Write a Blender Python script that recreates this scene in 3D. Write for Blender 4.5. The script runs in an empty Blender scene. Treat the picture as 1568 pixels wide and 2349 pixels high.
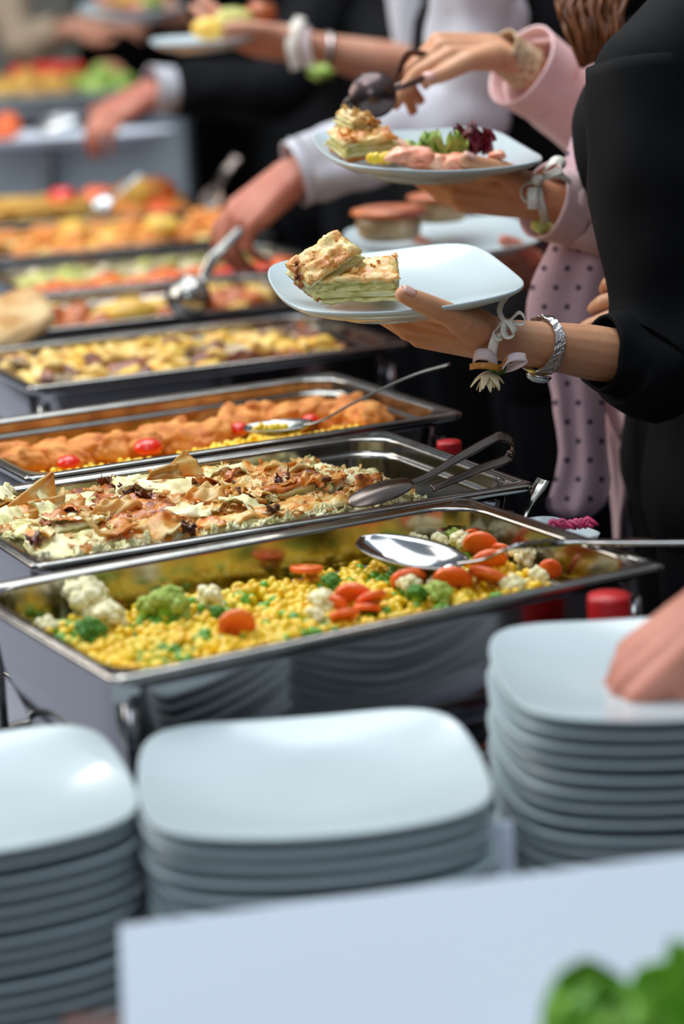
import bpy, math, random
import numpy as np
from mathutils import Vector, Matrix, noise

random.seed(7); np.random.seed(7)
SC = bpy.context.scene
COL = SC.collection
PI = math.pi
R = math.radians

# ------------------------------------------------------------------ camera
F_PX = 5546.0
CAM = np.array([0.0, 0.0, 1.561])
PIT, ROL = R(13.92), R(-2.62)
_fw = np.array([0, math.cos(PIT), -math.sin(PIT)])
_up0 = np.array([0, math.sin(PIT), math.cos(PIT)])
_rt0 = np.array([1.0, 0, 0])
RT = _rt0 * math.cos(ROL) + _up0 * math.sin(ROL)
UP = -_rt0 * math.sin(ROL) + _up0 * math.cos(ROL)
FW = _fw
cam = bpy.data.cameras.new('camera'); camo = bpy.data.objects.new('camera', cam); COL.objects.link(camo)
cam.sensor_fit = 'VERTICAL'; cam.sensor_height = 36.0; cam.sensor_width = 24.0; cam.lens = 85.0
cam.clip_start = 0.05; cam.clip_end = 60
cam.dof.use_dof = True; cam.dof.focus_distance = 2.44; cam.dof.aperture_fstop = 2.6; cam.dof.aperture_blades = 0
M4 = Matrix.Identity(4)
for i in range(3):
    M4[i][0] = RT[i]; M4[i][1] = UP[i]; M4[i][2] = -FW[i]; M4[i][3] = CAM[i]
camo.matrix_world = M4
SC.camera = camo

def ray(px, py): return FW + RT * ((px - 784) / F_PX) + UP * ((1174.5 - py) / F_PX)
def S(px, py, d): return CAM + ray(px, py) * d            # a point d metres ahead, where it stands in the room
def Z(px, py, z):
    r = ray(px, py); return CAM + r * ((z - CAM[2]) / r[2])

# ------------------------------------------------------------------ world, lights, exposure
def srgb(h):
    if isinstance(h, str):
        c = [int(h[i:i + 2], 16) / 255 for i in (0, 2, 4)]
    else: c = [v / 255 for v in h]
    return tuple((v / 12.92 if v <= .04045 else ((v + .055) / 1.055) ** 2.4) for v in c) + (1,)

w = bpy.data.worlds.new('world'); SC.world = w; w.use_nodes = True
wn = w.node_tree; bgn = wn.nodes['Background']
tc = wn.nodes.new('ShaderNodeTexCoord'); sp = wn.nodes.new('ShaderNodeSeparateXYZ'); rp = wn.nodes.new('ShaderNodeValToRGB')
wn.links.new(tc.outputs['Generated'], sp.inputs[0]); wn.links.new(sp.outputs['Z'], rp.inputs[0]); wn.links.new(rp.outputs[0], bgn.inputs[0])
rp.color_ramp.elements[0].position = 0.0; rp.color_ramp.elements[0].color = (.055, .062, .075, 1)
rp.color_ramp.elements[1].position = 1.0; rp.color_ramp.elements[1].color = (.62, .74, .84, 1)
e_ = rp.color_ramp.elements.new(.35); e_.color = (.20, .24, .28, 1)
bgn.inputs[1].default_value = 0.85

def area(name, loc, size, power, color, target=None, sizey=None):
    l = bpy.data.lights.new(name, 'AREA'); l.energy = power; l.color = color[:3]; l.shape = 'RECTANGLE'
    l.size = size; l.size_y = sizey or size
    o = bpy.data.objects.new(name, l); COL.objects.link(o); o.location = loc
    if target is not None:
        o.rotation_euler = (Vector(target) - Vector(loc)).to_track_quat('-Z', 'Y').to_euler()
    return o
area('ceiling_softlight', (-0.6, 3.4, 4.2), 3.0, 118, (0.92, 0.98, 1.0), (-0.1, 2.6, 1))
area('window_light', (-3.2, 3.6, 2.8), 2.2, 85, (1.0, .93, .84), (0.2, 2.6, 1.1))
area('front_light', (-0.9, -0.8, 3.4), 1.6, 24, (0.88, .94, 1.0), (0.1, 2.3, 1.0))
SC.view_settings.view_transform = 'Standard'; SC.view_settings.look = 'None'
SC.view_settings.gamma = 1.0; SC.view_settings.use_curve_mapping = False
SC.view_settings.exposure = 0.0

# ------------------------------------------------------------------ materials
def mat(name, col, rough=.5, metal=0.0, ramp=None, scale=8.0, detail=4, bump=0.0, bscale=None, sss=0.0, sssr=(.01, .004, .002),
        coat=0.0, vary=0.0, spec=.5, dist=0.0, stretch=None, alpha=1.0, trans=0.0, sheen=0.0, coords='Object'):
    m = bpy.data.materials.new(name); m.use_nodes = True
    nt = m.node_tree; b = nt.nodes['Principled BSDF']
    c = srgb(col); b.inputs['Base Color'].default_value = c
    b.inputs['Roughness'].default_value = rough; b.inputs['Metallic'].default_value = metal
    b.inputs['Specular IOR Level'].default_value = spec
    if sss: b.inputs['Subsurface Weight'].default_value = sss; b.inputs['Subsurface Radius'].default_value = sssr; b.inputs['Subsurface Scale'].default_value = 1.0
    if coat: b.inputs['Coat Weight'].default_value = coat; b.inputs['Coat Roughness'].default_value = .08
    if alpha < 1: b.inputs['Alpha'].default_value = alpha
    if trans: b.inputs['Transmission Weight'].default_value = trans
    if sheen: b.inputs['Sheen Weight'].default_value = sheen
    t = nt.nodes.new('ShaderNodeTexCoord'); src = t.outputs[coords]
    if vary or ramp:
        oi = nt.nodes.new('ShaderNodeObjectInfo'); va = nt.nodes.new('ShaderNodeVectorMath'); va.operation = 'ADD'
        mu = nt.nodes.new('ShaderNodeMath'); mu.operation = 'MULTIPLY'; mu.inputs[1].default_value = 13.7
        nt.links.new(oi.outputs['Random'], mu.inputs[0]); nt.links.new(src, va.inputs[0]); nt.links.new(mu.outputs[0], va.inputs[1])
        src = va.outputs[0]
    if stretch:
        mp = nt.nodes.new('ShaderNodeMapping'); mp.inputs['Scale'].default_value = stretch
        nt.links.new(src, mp.inputs[0]); src = mp.outputs[0]
    out = None
    if ramp:
        n = nt.nodes.new('ShaderNodeTexNoise'); n.inputs['Scale'].default_value = scale; n.inputs['Detail'].default_value = detail
        n.inputs['Distortion'].default_value = dist
        nt.links.new(src, n.inputs['Vector'])
        r = nt.nodes.new('ShaderNodeValToRGB'); nt.links.new(n.outputs['Fac'], r.inputs[0])
        while len(r.color_ramp.elements) < len(ramp): r.color_ramp.elements.new(.5)
        for e, (p, cc) in zip(r.color_ramp.elements, ramp): e.position = p; e.color = srgb(cc)
        out = r.outputs[0]; nt.links.new(out, b.inputs['Base Color'])
    if vary:
        hv = nt.nodes.new('ShaderNodeHueSaturation'); oi2 = nt.nodes.new('ShaderNodeObjectInfo')
        mr = nt.nodes.new('ShaderNodeMapRange'); mr.inputs['To Min'].default_value = 1 - vary; mr.inputs['To Max'].default_value = 1 + vary
        nt.links.new(oi2.outputs['Random'], mr.inputs[0]); nt.links.new(mr.outputs[0], hv.inputs['Value'])
        if out: nt.links.new(out, hv.inputs['Color'])
        else: hv.inputs['Color'].default_value = c
        nt.links.new(hv.outputs[0], b.inputs['Base Color'])
    if bump:
        n2 = nt.nodes.new('ShaderNodeTexNoise'); n2.inputs['Scale'].default_value = bscale or scale * 3; n2.inputs['Detail'].default_value = 5
        nt.links.new(src, n2.inputs['Vector'])
        bp = nt.nodes.new('ShaderNodeBump'); bp.inputs['Strength'].default_value = 1.0; bp.inputs['Distance'].default_value = bump
        nt.links.new(n2.outputs['Fac'], bp.inputs['Height']); nt.links.new(bp.outputs[0], b.inputs['Normal'])
    return m

MT = {}
MT['steel'] = mat('brushed_steel', (176, 172, 168), .17, 1.0, ramp=[(.3, (142, 139, 134)), (.7, (168, 165, 160))], scale=30, bump=.00008, bscale=60)
MT['steel_dark'] = mat('worn_steel', (128, 128, 130), .3, 1.0, bump=.0001, bscale=40)
MT['mirror_steel'] = mat('polished_steel', (160, 160, 162), .13, 1.0)
MT['brown_steel'] = mat('dull_steel', (116, 104, 98), .28, 1.0)
MT['dark_spoon'] = mat('smoked_steel', (92, 78, 78), .25, .9)
MT['porcelain'] = mat('white_porcelain', (192, 205, 210), .22, coat=.25)
MT['paper'] = mat('white_card', (222, 230, 244), .75)
MT['cloth'] = mat('silver_tablecloth', (150, 152, 165), .85, bump=.0006, bscale=500)
MT['skin'] = mat('skin_tan', (206, 148, 112), .45, ramp=[(.3, (194, 130, 92)), (.7, (216, 162, 126))], scale=14, sss=.25, bump=.0004, bscale=160)
MT['skin_ruddy'] = mat('skin_ruddy', (196, 124, 104), .5, ramp=[(.3, (176, 100, 82)), (.7, (210, 142, 120))], scale=14, sss=.25, bump=.0004, bscale=160)
MT['skin_pale'] = mat('skin_pale', (208, 150, 124), .5, ramp=[(.3, (190, 124, 98)), (.7, (218, 164, 138))], scale=14, sss=.25)
MT['nail'] = mat('nail_pink', (224, 170, 160), .25, coat=.5)
MT['black'] = mat('black_wool', (6, 7, 10), .8, bump=.0002, bscale=300, spec=.15)
MT['black2'] = mat('black_suiting', (8, 9, 14), .75, bump=.0002, bscale=200, spec=.18)
MT['curtain'] = mat('black_drape', (5, 5, 7), .95, spec=.1)
MT['maroon'] = mat('maroon_cloth', (74, 26, 32), .8)
MT['white_shirt'] = mat('white_shirt', (196, 196, 206), .75, bump=.0008, bscale=30)
MT['pink'] = mat('pink_cotton', (240, 202, 204), .75, bump=.0006, bscale=60)
MT['beige'] = mat('beige_jacket', (170, 150, 128), .8)
MT['hair'] = mat('auburn_hair', (112, 62, 26), .38, ramp=[(.3, (66, 34, 14)), (.55, (120, 66, 26)), (.8, (160, 96, 44))], scale=30, stretch=(8, 8, .6))
MT['hair_dark'] = mat('dark_hair', (42, 30, 24), .45)
MT['eye'] = mat('eye', (225, 222, 216), .2); MT['iris'] = mat('iris', (50, 35, 25), .2); MT['lips'] = mat('lips', (170, 92, 84), .4)
MT['ribbon'] = mat('satin_ribbon', (226, 218, 205), .32, sheen=.2, bump=.0002, bscale=300)
MT['organza'] = mat('organza', (224, 204, 206), .5, alpha=.8)
MT['gold_ribbon'] = mat('gold_ribbon', (178, 118, 36), .35)
MT['petal'] = mat('cream_petal', (226, 208, 172), .5, sss=.2)
MT['lace'] = mat('beige_lace', (196, 166, 132), .8, ramp=[(.4, (168, 128, 92)), (.55, (214, 192, 160))], scale=160, bump=.0015, bscale=260)
MT['gold'] = mat('gold_plate', (196, 176, 60), .3, .9); MT['silver'] = mat('silver_chain', (205, 200, 200), .22, 1.0)
MT['glass_face'] = mat('watch_glass', (190, 205, 205), .08, coat=1.0)
MT['wood'] = mat('dark_wood', (70, 40, 34), .4, ramp=[(.3, (46, 24, 20)), (.7, (88, 52, 42))], scale=6, stretch=(1, 12, 12))
MT['plaster'] = mat('grey_plaster', (176, 172, 162), .9); MT['floor'] = mat('dark_carpet', (42, 32, 36), .95)
MT['red'] = mat('red_tin', (186, 18, 24), .4); MT['print'] = mat('black_print', (20, 14, 14), .5)
MT['corn'] = mat('sweetcorn', (240, 194, 30), .3, ramp=[(.25, (240, 176, 0)), (.5, (252, 208, 14)), (.8, (254, 232, 96))], scale=60, vary=.10, coat=.4, sss=.15, sssr=(.004, .002, .0004))
MT['pea'] = mat('green_pea', (94, 158, 28), .3, vary=.3, coat=.4, sss=.1, sssr=(.002, .004, .0005))
MT['cauli'] = mat('cauliflower', (236, 226, 176), .5, ramp=[(.3, (232, 218, 150)), (.7, (248, 242, 212))], scale=9, coat=.1)
MT['cauli_stem'] = mat('cauliflower_stem', (226, 220, 150), .4, sss=.2, sssr=(.004, .003, .001), coat=.2)
MT['broc'] = mat('broccoli_head', (60, 122, 22), .6, ramp=[(.3, (24, 84, 14)), (.7, (92, 152, 36))], scale=9)
MT['broc_light'] = mat('pale_broccoli', (150, 178, 60), .6, ramp=[(.3, (110, 152, 36)), (.7, (196, 204, 104))], scale=9)
MT['broc_stem'] = mat('broccoli_stem', (134, 184, 50), .35, sss=.2, sssr=(.002, .004, .0006), coat=.3)
MT['carrot'] = mat('carrot', (244, 106, 36), .35, ramp=[(.3, (236, 84, 22)), (.7, (250, 130, 56))], scale=50, coat=.4, sss=.2, sssr=(.005, .002, .0006))
MT['carrot_core'] = mat('carrot_core', (246, 142, 50), .35, coat=.4)
MT['filling'] = mat('cheese_filling', (214, 208, 140), .5, ramp=[(.26, (120, 118, 50)), (.38, (196, 184, 96)), (.5, (232, 220, 148)), (.72, (244, 238, 196))], scale=42, detail=8, dist=1.0, stretch=(1, 1, 3.5), bump=.002, bscale=230, coat=.15, sss=.15, sssr=(.004, .003, .001))
MT['crust'] = mat('filo_crust', (226, 170, 92), .35, ramp=[(.24, (110, 44, 16)), (.34, (210, 112, 34)), (.45, (234, 166, 76)), (.58, (242, 206, 132)), (.8, (246, 234, 186))], scale=38, detail=8, dist=.8, bump=.002, bscale=200, coat=.5, sss=.2, sssr=(.005, .003, .001))
MT['crust_brown'] = mat('browned_filo', (190, 100, 36), .35, ramp=[(.3, (58, 20, 12)), (.42, (150, 66, 20)), (.58, (212, 120, 36)), (.8, (230, 168, 84))], scale=48, detail=8, dist=.8, bump=.002, bscale=200, coat=.5)
MT['burnt'] = mat('burnt_filo', (80, 28, 18), .3, ramp=[(.35, (40, 16, 16)), (.7, (130, 56, 26))], scale=60, coat=.4)
def filo():
    m = mat('filo_sheet', (232, 196, 126), .32, ramp=[(.28, (206, 104, 28)), (.42, (232, 160, 66)), (.55, (238, 196, 112)), (.72, (242, 228, 172))], scale=30, detail=6, bump=.0006, bscale=200, coat=.5, vary=.16)
    nt = m.node_tree; b = nt.nodes['Principled BSDF']; o = nt.nodes['Material Output']
    tr = nt.nodes.new('ShaderNodeBsdfTranslucent'); mx = nt.nodes.new('ShaderNodeMixShader'); mx.inputs[0].default_value = .4
    src = b.inputs['Base Color'].links[0].from_socket
    nt.links.new(src, tr.inputs[0]); nt.links.new(b.outputs[0], mx.inputs[1]); nt.links.new(tr.outputs[0], mx.inputs[2]); nt.links.new(mx.outputs[0], o.inputs[0])
    return m
MT['filo'] = filo()
MT['nugget'] = mat('breadcrumb', (222, 136, 60), .6, ramp=[(.3, (196, 104, 36)), (.55, (226, 144, 62)), (.8, (236, 176, 100))], scale=60, detail=6, bump=.0012, bscale=500, vary=.06)
MT['tomato'] = mat('tomato_skin', (230, 40, 8), .16, coat=.5)
MT['potato'] = mat('fried_potato', (236, 200, 112), .4, ramp=[(.25, (190, 120, 40)), (.42, (230, 182, 84)), (.75, (244, 222, 148))], scale=38, bump=.001, bscale=120, coat=.35, vary=.08)
MT['egg'] = mat('omelette_strip', (236, 190, 60), .45, ramp=[(.3, (222, 150, 30)), (.7, (244, 214, 100))], scale=40, coat=.3, vary=.1)
MT['meat'] = mat('roast_meat', (132, 66, 36), .4, ramp=[(.3, (74, 32, 18)), (.55, (142, 72, 38)), (.8, (190, 120, 72))], scale=45, coat=.4, bump=.001, bscale=140, vary=.2)
MT['mush'] = mat('mushroom', (176, 150, 110), .45, ramp=[(.3, (116, 90, 58)), (.6, (182, 156, 114)), (.8, (220, 204, 166))], scale=36, coat=.3, vary=.15)
MT['bread'] = mat('pita_bread', (214, 182, 130), .8, ramp=[(.35, (186, 138, 80)), (.65, (226, 198, 150))], scale=18, bump=.001)
MT['bun_top'] = mat('glazed_crust', (178, 84, 34), .4, ramp=[(.35, (140, 56, 24)), (.7, (206, 116, 50))], scale=24, coat=.3)
MT['lettuce'] = mat('lettuce', (150, 186, 66), .45, ramp=[(.3, (96, 142, 30)), (.7, (186, 206, 104))], scale=30, vary=.15, coat=.2)
MT['lettuce_dark'] = mat('green_lettuce', (110, 170, 30), .45, ramp=[(.3, (74, 140, 10)), (.7, (150, 200, 70))], scale=18, vary=.2)
MT['radicchio'] = mat('red_lettuce', (96, 16, 34), .4, ramp=[(.3, (60, 8, 22)), (.7, (140, 34, 56))], scale=40, coat=.3)
MT['cabbage'] = mat('red_cabbage', (180, 40, 90), .4, vary=.3)
MT['salmon'] = mat('salmon', (238, 150, 116), .4, ramp=[(.35, (228, 128, 92)), (.7, (244, 184, 150))], scale=50, coat=.4, vary=.08)
MT['pepper'] = mat('orange_pepper', (238, 100, 24), .25, coat=.5, vary=.2)
MT['zucchini'] = mat('courgette', (190, 182, 70), .35, ramp=[(.35, (130, 140, 36)), (.7, (224, 214, 130))], scale=24, coat=.3, vary=.2)
MT['onion'] = mat('pale_onion', (224, 208, 170), .4, coat=.3, vary=.1)
MT['casserole'] = mat('casserole', (214, 166, 74), .5, ramp=[(.3, (196, 120, 40)), (.6, (222, 180, 86)), (.8, (206, 200, 110))], scale=24, vary=.12)
MT['greenlayer'] = mat('green_layer', (164, 164, 70), .5)
MT['lamp'] = bpy.data.materials.new('lamp_glow'); MT['lamp'].use_nodes = True
_b = MT['lamp'].node_tree.nodes['Principled BSDF']; _b.inputs['Emission Color'].default_value = (1, .97, .92, 1); _b.inputs['Emission Strength'].default_value = 60
MT['greycloth'] = mat('grey_blue_cloth', (150, 160, 170), .8); MT['bright_steel'] = mat('satin_steel', (205, 208, 210), .3, 1.0)
MT['cheese'] = mat('cheese_crumb', (232, 224, 176), .55, ramp=[(.32, (176, 170, 92)), (.45, (228, 218, 160)), (.7, (246, 240, 206))], scale=60, coat=.1)
MT['skin_foot'] = MT['black']

def dotted():
    m = mat('dotted_chiffon', (214, 178, 188), .7, sheen=.2)
    nt = m.node_tree; b = nt.nodes['Principled BSDF']
    uv = nt.nodes.new('ShaderNodeUVMap'); uv.uv_map = 'UVMap'
    def M(op, a, bb=None, c=None):
        n = nt.nodes.new('ShaderNodeMath'); n.operation = op
        for i, v in enumerate((a, bb, c)):
            if v is None: continue
            if hasattr(v, 'is_output') or not isinstance(v, (int, float)): nt.links.new(v, n.inputs[i])
            else: n.inputs[i].default_value = v
        return n.outputs[0]
    s = nt.nodes.new('ShaderNodeSeparateXYZ'); nt.links.new(uv.outputs[0], s.inputs[0])
    u, v = s.outputs[0], s.outputs[1]
    def dist(ou, ov):
        fu = M('SUBTRACT', M('FRACT', M('ADD', u, ou)), .5); fv = M('SUBTRACT', M('FRACT', M('ADD', v, ov)), .5)
        return M('SQRT', M('ADD', M('MULTIPLY', fu, fu), M('MULTIPLY', M('MULTIPLY', fv, fv), 2.9)))
    d = M('MINIMUM', dist(0, 0), dist(.5, .5))
    f = M('LESS_THAN', d, .135)
    mx = nt.nodes.new('ShaderNodeMix'); mx.data_type = 'RGBA'
    nt.links.new(f, mx.inputs[0]); mx.inputs[6].default_value = srgb((212, 176, 186)); mx.inputs[7].default_value = srgb((92, 72, 92))
    nt.links.new(mx.outputs[2], b.inputs['Base Color'])
    return m
MT['dots'] = dotted()

# ------------------------------------------------------------------ mesh helpers
def mesh_from(V, Fc, name='mesh', smooth=True, uv=None):
    me = bpy.data.meshes.new(name)
    me.from_pydata([tuple(map(float, v)) for v in V], [], [tuple(int(i) for i in f) for f in Fc])
    if smooth: me.polygons.foreach_set('use_smooth', [True] * len(me.polygons))
    if uv is not None:
        l = me.uv_layers.new(name='UVMap'); idx = np.empty(len(me.loops), dtype=int); me.loops.foreach_get('vertex_index', idx)
        l.data.foreach_set('uv', np.asarray(uv, float)[idx].ravel())
    me.update(); return me
def join(parts):
    V, Fc, n = [], [], 0
    for v, f in parts:
        v = np.asarray(v, float); V.append(v); Fc += [tuple(i + n for i in q) for q in f]; n += len(v)
    return np.concatenate(V), Fc
_mc = {}
def link(name, me, m, parent=None, loc=None, rot=None, smooth=True):
    if isinstance(me, tuple): me = mesh_from(me[0], me[1], name, smooth)
    if m is not None:
        mm = MT[m] if isinstance(m, str) else m
        if len(me.materials) == 0: me.materials.append(mm)
        elif me.materials[0] != mm:
            key = (me.name, mm.name)
            if key not in _mc:
                c = me.copy(); c.materials.clear(); c.materials.append(mm); _mc[key] = c
            me = _mc[key]
    o = bpy.data.objects.new(name, me); COL.objects.link(o)
    if parent: o.parent = parent
    if loc is not None: o.location = tuple(map(float, loc))
    if rot is not None: o.rotation_euler = rot
    return o
def tag(o, label, cat, group=None, kind=None):
    if label: o['label'] = label
    if cat: o['category'] = cat
    if group: o['group'] = group
    if kind: o['kind'] = kind
    return o
def empty(name, label, cat, loc=(0, 0, 0), rot=(0, 0, 0), group=None):
    o = bpy.data.objects.new(name, None); COL.objects.link(o); o.empty_display_size = .05
    o.location = tuple(map(float, loc)); o.rotation_euler = rot
    return tag(o, label, cat, group)
def copy_tree(o, parent=None):
    c = o.copy(); COL.objects.link(c)
    if parent: c.parent = parent
    for ch in o.children: copy_tree(ch, c)
    return c
def local(parent, P):
    """world points into the (unscaled) local frame of an empty"""
    mi = np.array((Matrix.Translation(parent.location) @ parent.rotation_euler.to_matrix().to_4x4()).inverted())
    P = np.asarray(P, float); return P @ mi[:3, :3].T + mi[:3, 3]
def nrm(v): v = np.asarray(v, float); return v / (np.linalg.norm(v) + 1e-12)
def loft(rings, cap0=True, cap1=True, closed=False):
    n = len(rings[0]); V = np.concatenate(rings); Fc = []; m = len(rings)
    for i in range(m if closed else m - 1):
        a, b = i * n, ((i + 1) % m) * n
        for j in range(n):
            k = (j + 1) % n; Fc.append((a + j, a + k, b + k, b + j))
    if not closed:
        if cap0: Fc.append(tuple(range(n - 1, -1, -1)))
        if cap1: Fc.append(tuple((m - 1) * n + j for j in range(n)))
    return V, Fc
def catmull(P, n):
    P = np.asarray(P, float); P = np.vstack([2 * P[0] - P[1], P, 2 * P[-1] - P[-2]])
    out = []; segs = len(P) - 3
    for t in np.linspace(0, segs - 1e-6, n):
        i = int(t); f = t - i; a, b, c, d = P[i:i + 4]
        out.append(.5 * ((2 * b) + (-a + c) * f + (2 * a - 5 * b + 4 * c - d) * f * f + (-a + 3 * b - 3 * c + d) * f ** 3))
    return np.array(out)
def frames(P):
    T = np.gradient(P, axis=0); T /= np.linalg.norm(T, axis=1)[:, None] + 1e-12
    u = nrm(np.cross(T[0], [0.13, .2, 1.0])); U = []
    for t in T:
        u = nrm(u - t * (u @ t)); U.append(u)
    U = np.array(U); return T, U, np.cross(T, U)
def tube(P, rad, n=12, seg=None, flat=1.0, caps=True):
    rad = np.asarray(rad, float) if np.ndim(rad) else np.full(len(P), float(rad))
    if seg:
        Q = catmull(np.column_stack([P, rad]), seg); P, rad = Q[:, :3], np.abs(Q[:, 3])
    P = np.asarray(P, float); T, U, B = frames(P); a = np.arange(n) * 2 * PI / n
    rings = [P[i] + rad[i] * (np.cos(a)[:, None] * U[i] + flat * np.sin(a)[:, None] * B[i]) for i in range(len(P))]
    return loft(rings, caps, caps)
def sleeve(P, rad, seg=30, n=28, wall=.003, amp=.003, freq=26, seed=0, flat=1.0):
    """open cloth tube with wall thickness and soft folds"""
    Q = catmull(np.column_stack([P, rad]), seg); P, rad = Q[:, :3], Q[:, 3]
    T, U, B = frames(P); a = np.arange(n) * 2 * PI / n
    out = []
    for i in range(seg):
        dirs = np.cos(a)[:, None] * U[i] + flat * np.sin(a)[:, None] * B[i]
        r = np.array([rad[i] + amp * noise.noise(Vector(P[i] * freq * .6 + dirs[j] * 1.2 + seed)) * 1.6 for j in range(n)])
        out.append(P[i] + dirs * r[:, None])
    inner = [out[i] + (P[i] - out[i]) * (wall / max(rad[i], .001)) for i in range(seg - 1, -1, -1)]
    return loft(out + inner, closed=True)
def solid_sheet(G, t):
    """grid (n,m,3) of points into a closed thin solid of thickness t"""
    G = np.asarray(G, float); n, m = G.shape[:2]
    du = np.gradient(G, axis=0); dv = np.gradient(G, axis=1); N = np.cross(du, dv); N /= np.linalg.norm(N, axis=2)[..., None] + 1e-12
    A = (G + N * t / 2).reshape(-1, 3); B = (G - N * t / 2).reshape(-1, 3); V = np.vstack([A, B]); k = n * m; Fc = []
    for i in range(n - 1):
        for j in range(m - 1):
            a, b, c, d = i * m + j, i * m + j + 1, (i + 1) * m + j + 1, (i + 1) * m + j
            Fc.append((a, d, c, b)); Fc.append((k + a, k + b, k + c, k + d))
    per = [(0, j) for j in range(m)] + [(i, m - 1) for i in range(1, n)] + [(n - 1, j) for j in range(m - 2, -1, -1)] + [(i, 0) for i in range(n - 2, 0, -1)]
    ids = [i * m + j for i, j in per]
    for q in range(len(ids)):
        a, b = ids[q], ids[(q + 1) % len(ids)]; Fc.append((a, b, k + b, k + a))
    return V, Fc
def strip(P, widths, t, side, seg=30, across=4):
    """flat ribbon along points; side = direction(s) of its width"""
    widths = np.asarray(widths, float) if np.ndim(widths) else np.full(len(P), float(widths))
    if len(widths) != len(P): widths = np.interp(np.linspace(0, 1, len(P)), np.linspace(0, 1, len(widths)), widths)
    side = np.asarray(side, float)
    if side.ndim == 1: side = np.tile(side, (len(P), 1))
    Q = catmull(np.column_stack([P, widths, side]), seg); G = []
    T = np.gradient(Q[:, :3], axis=0)
    for i in range(seg):
        tt = nrm(T[i]); s = nrm(Q[i, 4:7] - tt * (Q[i, 4:7] @ tt))
        G.append([Q[i, :3] + s * Q[i, 3] * f for f in np.linspace(-.5, .5, across)])
    return solid_sheet(np.array(G), t)
def rrect(w, d, r, z, n=6):
    pts = []
    r = min(r, w / 2 - 1e-4, d / 2 - 1e-4)
    for cx, cy, a0 in ((w / 2 - r, d / 2 - r, 0), (-w / 2 + r, d / 2 - r, PI / 2), (-w / 2 + r, -d / 2 + r, PI), (w / 2 - r, -d / 2 + r, 1.5 * PI)):
        for k in range(n + 1):
            a = a0 + k * PI / 2 / n; pts.append((cx + r * math.cos(a), cy + r * math.sin(a), z))
    return np.array(pts)
def box(cx, cy, cz, sx, sy, sz, bev=.0):
    if bev:
        rs = [rrect(sx - 2 * bev, sy - 2 * bev, bev, cz - sz / 2, 3), rrect(sx, sy, bev * 1.5, cz - sz / 2 + bev, 3), rrect(sx, sy, bev * 1.5, cz + sz / 2 - bev, 3), rrect(sx - 2 * bev, sy - 2 * bev, bev, cz + sz / 2, 3)]
        V, Fc = loft(rs); return V + np.array([cx, cy, 0]), Fc
    x, y, z = sx / 2, sy / 2, sz / 2
    V = np.array([(cx + a * x, cy + b * y, cz + c * z) for a in (-1, 1) for b in (-1, 1) for c in (-1, 1)])
    return V, [(0, 1, 3, 2), (4, 6, 7, 5), (0, 4, 5, 1), (2, 3, 7, 6), (0, 2, 6, 4), (1, 5, 7, 3)]
_ico = {}
def ico(sub):
    if sub not in _ico:
        t = (1 + 5 ** .5) / 2
        V = [nrm(v) for v in [(-1, t, 0), (1, t, 0), (-1, -t, 0), (1, -t, 0), (0, -1, t), (0, 1, t), (0, -1, -t), (0, 1, -t), (t, 0, -1), (t, 0, 1), (-t, 0, -1), (-t, 0, 1)]]
        Fc = [(0, 11, 5), (0, 5, 1), (0, 1, 7), (0, 7, 10), (0, 10, 11), (1, 5, 9), (5, 11, 4), (11, 10, 2), (10, 7, 6), (7, 1, 8), (3, 9, 4), (3, 4, 2), (3, 2, 6), (3, 6, 8), (3, 8, 9), (4, 9, 5), (2, 4, 11), (6, 2, 10), (8, 6, 7), (9, 8, 1)]
        for _ in range(sub):
            mid = {}; NF = []
            def md(a, b):
                k = (min(a, b), max(a, b))
                if k not in mid: mid[k] = len(V); V.append(nrm(V[a] + V[b]))
                return mid[k]
            for a, b, c in Fc:
                x, y, z = md(a, b), md(b, c), md(c, a); NF += [(a, x, z), (b, y, x), (c, z, y), (x, y, z)]
            Fc = NF
        _ico[sub] = (np.array(V), Fc)
    return _ico[sub]
def blob(sx, sy, sz, sub=2, amp=.15, freq=1.6, seed=0, amp2=0, freq2=6, boxy=1.0):
    V, Fc = ico(sub); V = V.copy()
    if boxy != 1.0:
        V = np.sign(V) * np.abs(V) ** boxy
    for i in range(len(V)):
        q = Vector(V[i])
        r = 1 + amp * noise.noise(q * freq + Vector((seed * 3.1, seed * 1.7, seed))) * 1.8
        if amp2: r += amp2 * noise.noise(q * freq2 + Vector((seed, 9, seed * 2))) * 1.5
        V[i] *= r
    return V * np.array([sx, sy, sz]), Fc
def lathe(prof, n=32):
    a = np.arange(n) * 2 * PI / n
    return loft([np.column_stack([r * np.cos(a), r * np.sin(a), np.full(n, z)]) for r, z in prof])
def euler(rx, ry, rz): return np.array(Matrix.Rotation(rz, 3, 'Z') @ Matrix.Rotation(ry, 3, 'Y') @ Matrix.Rotation(rx, 3, 'X'))
def xf(vf, Rm=None, t=(0, 0, 0)):
    V = np.asarray(vf[0], float)
    if Rm is not None: V = V @ np.asarray(Rm).T
    return V + np.asarray(t), vf[1]

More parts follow.
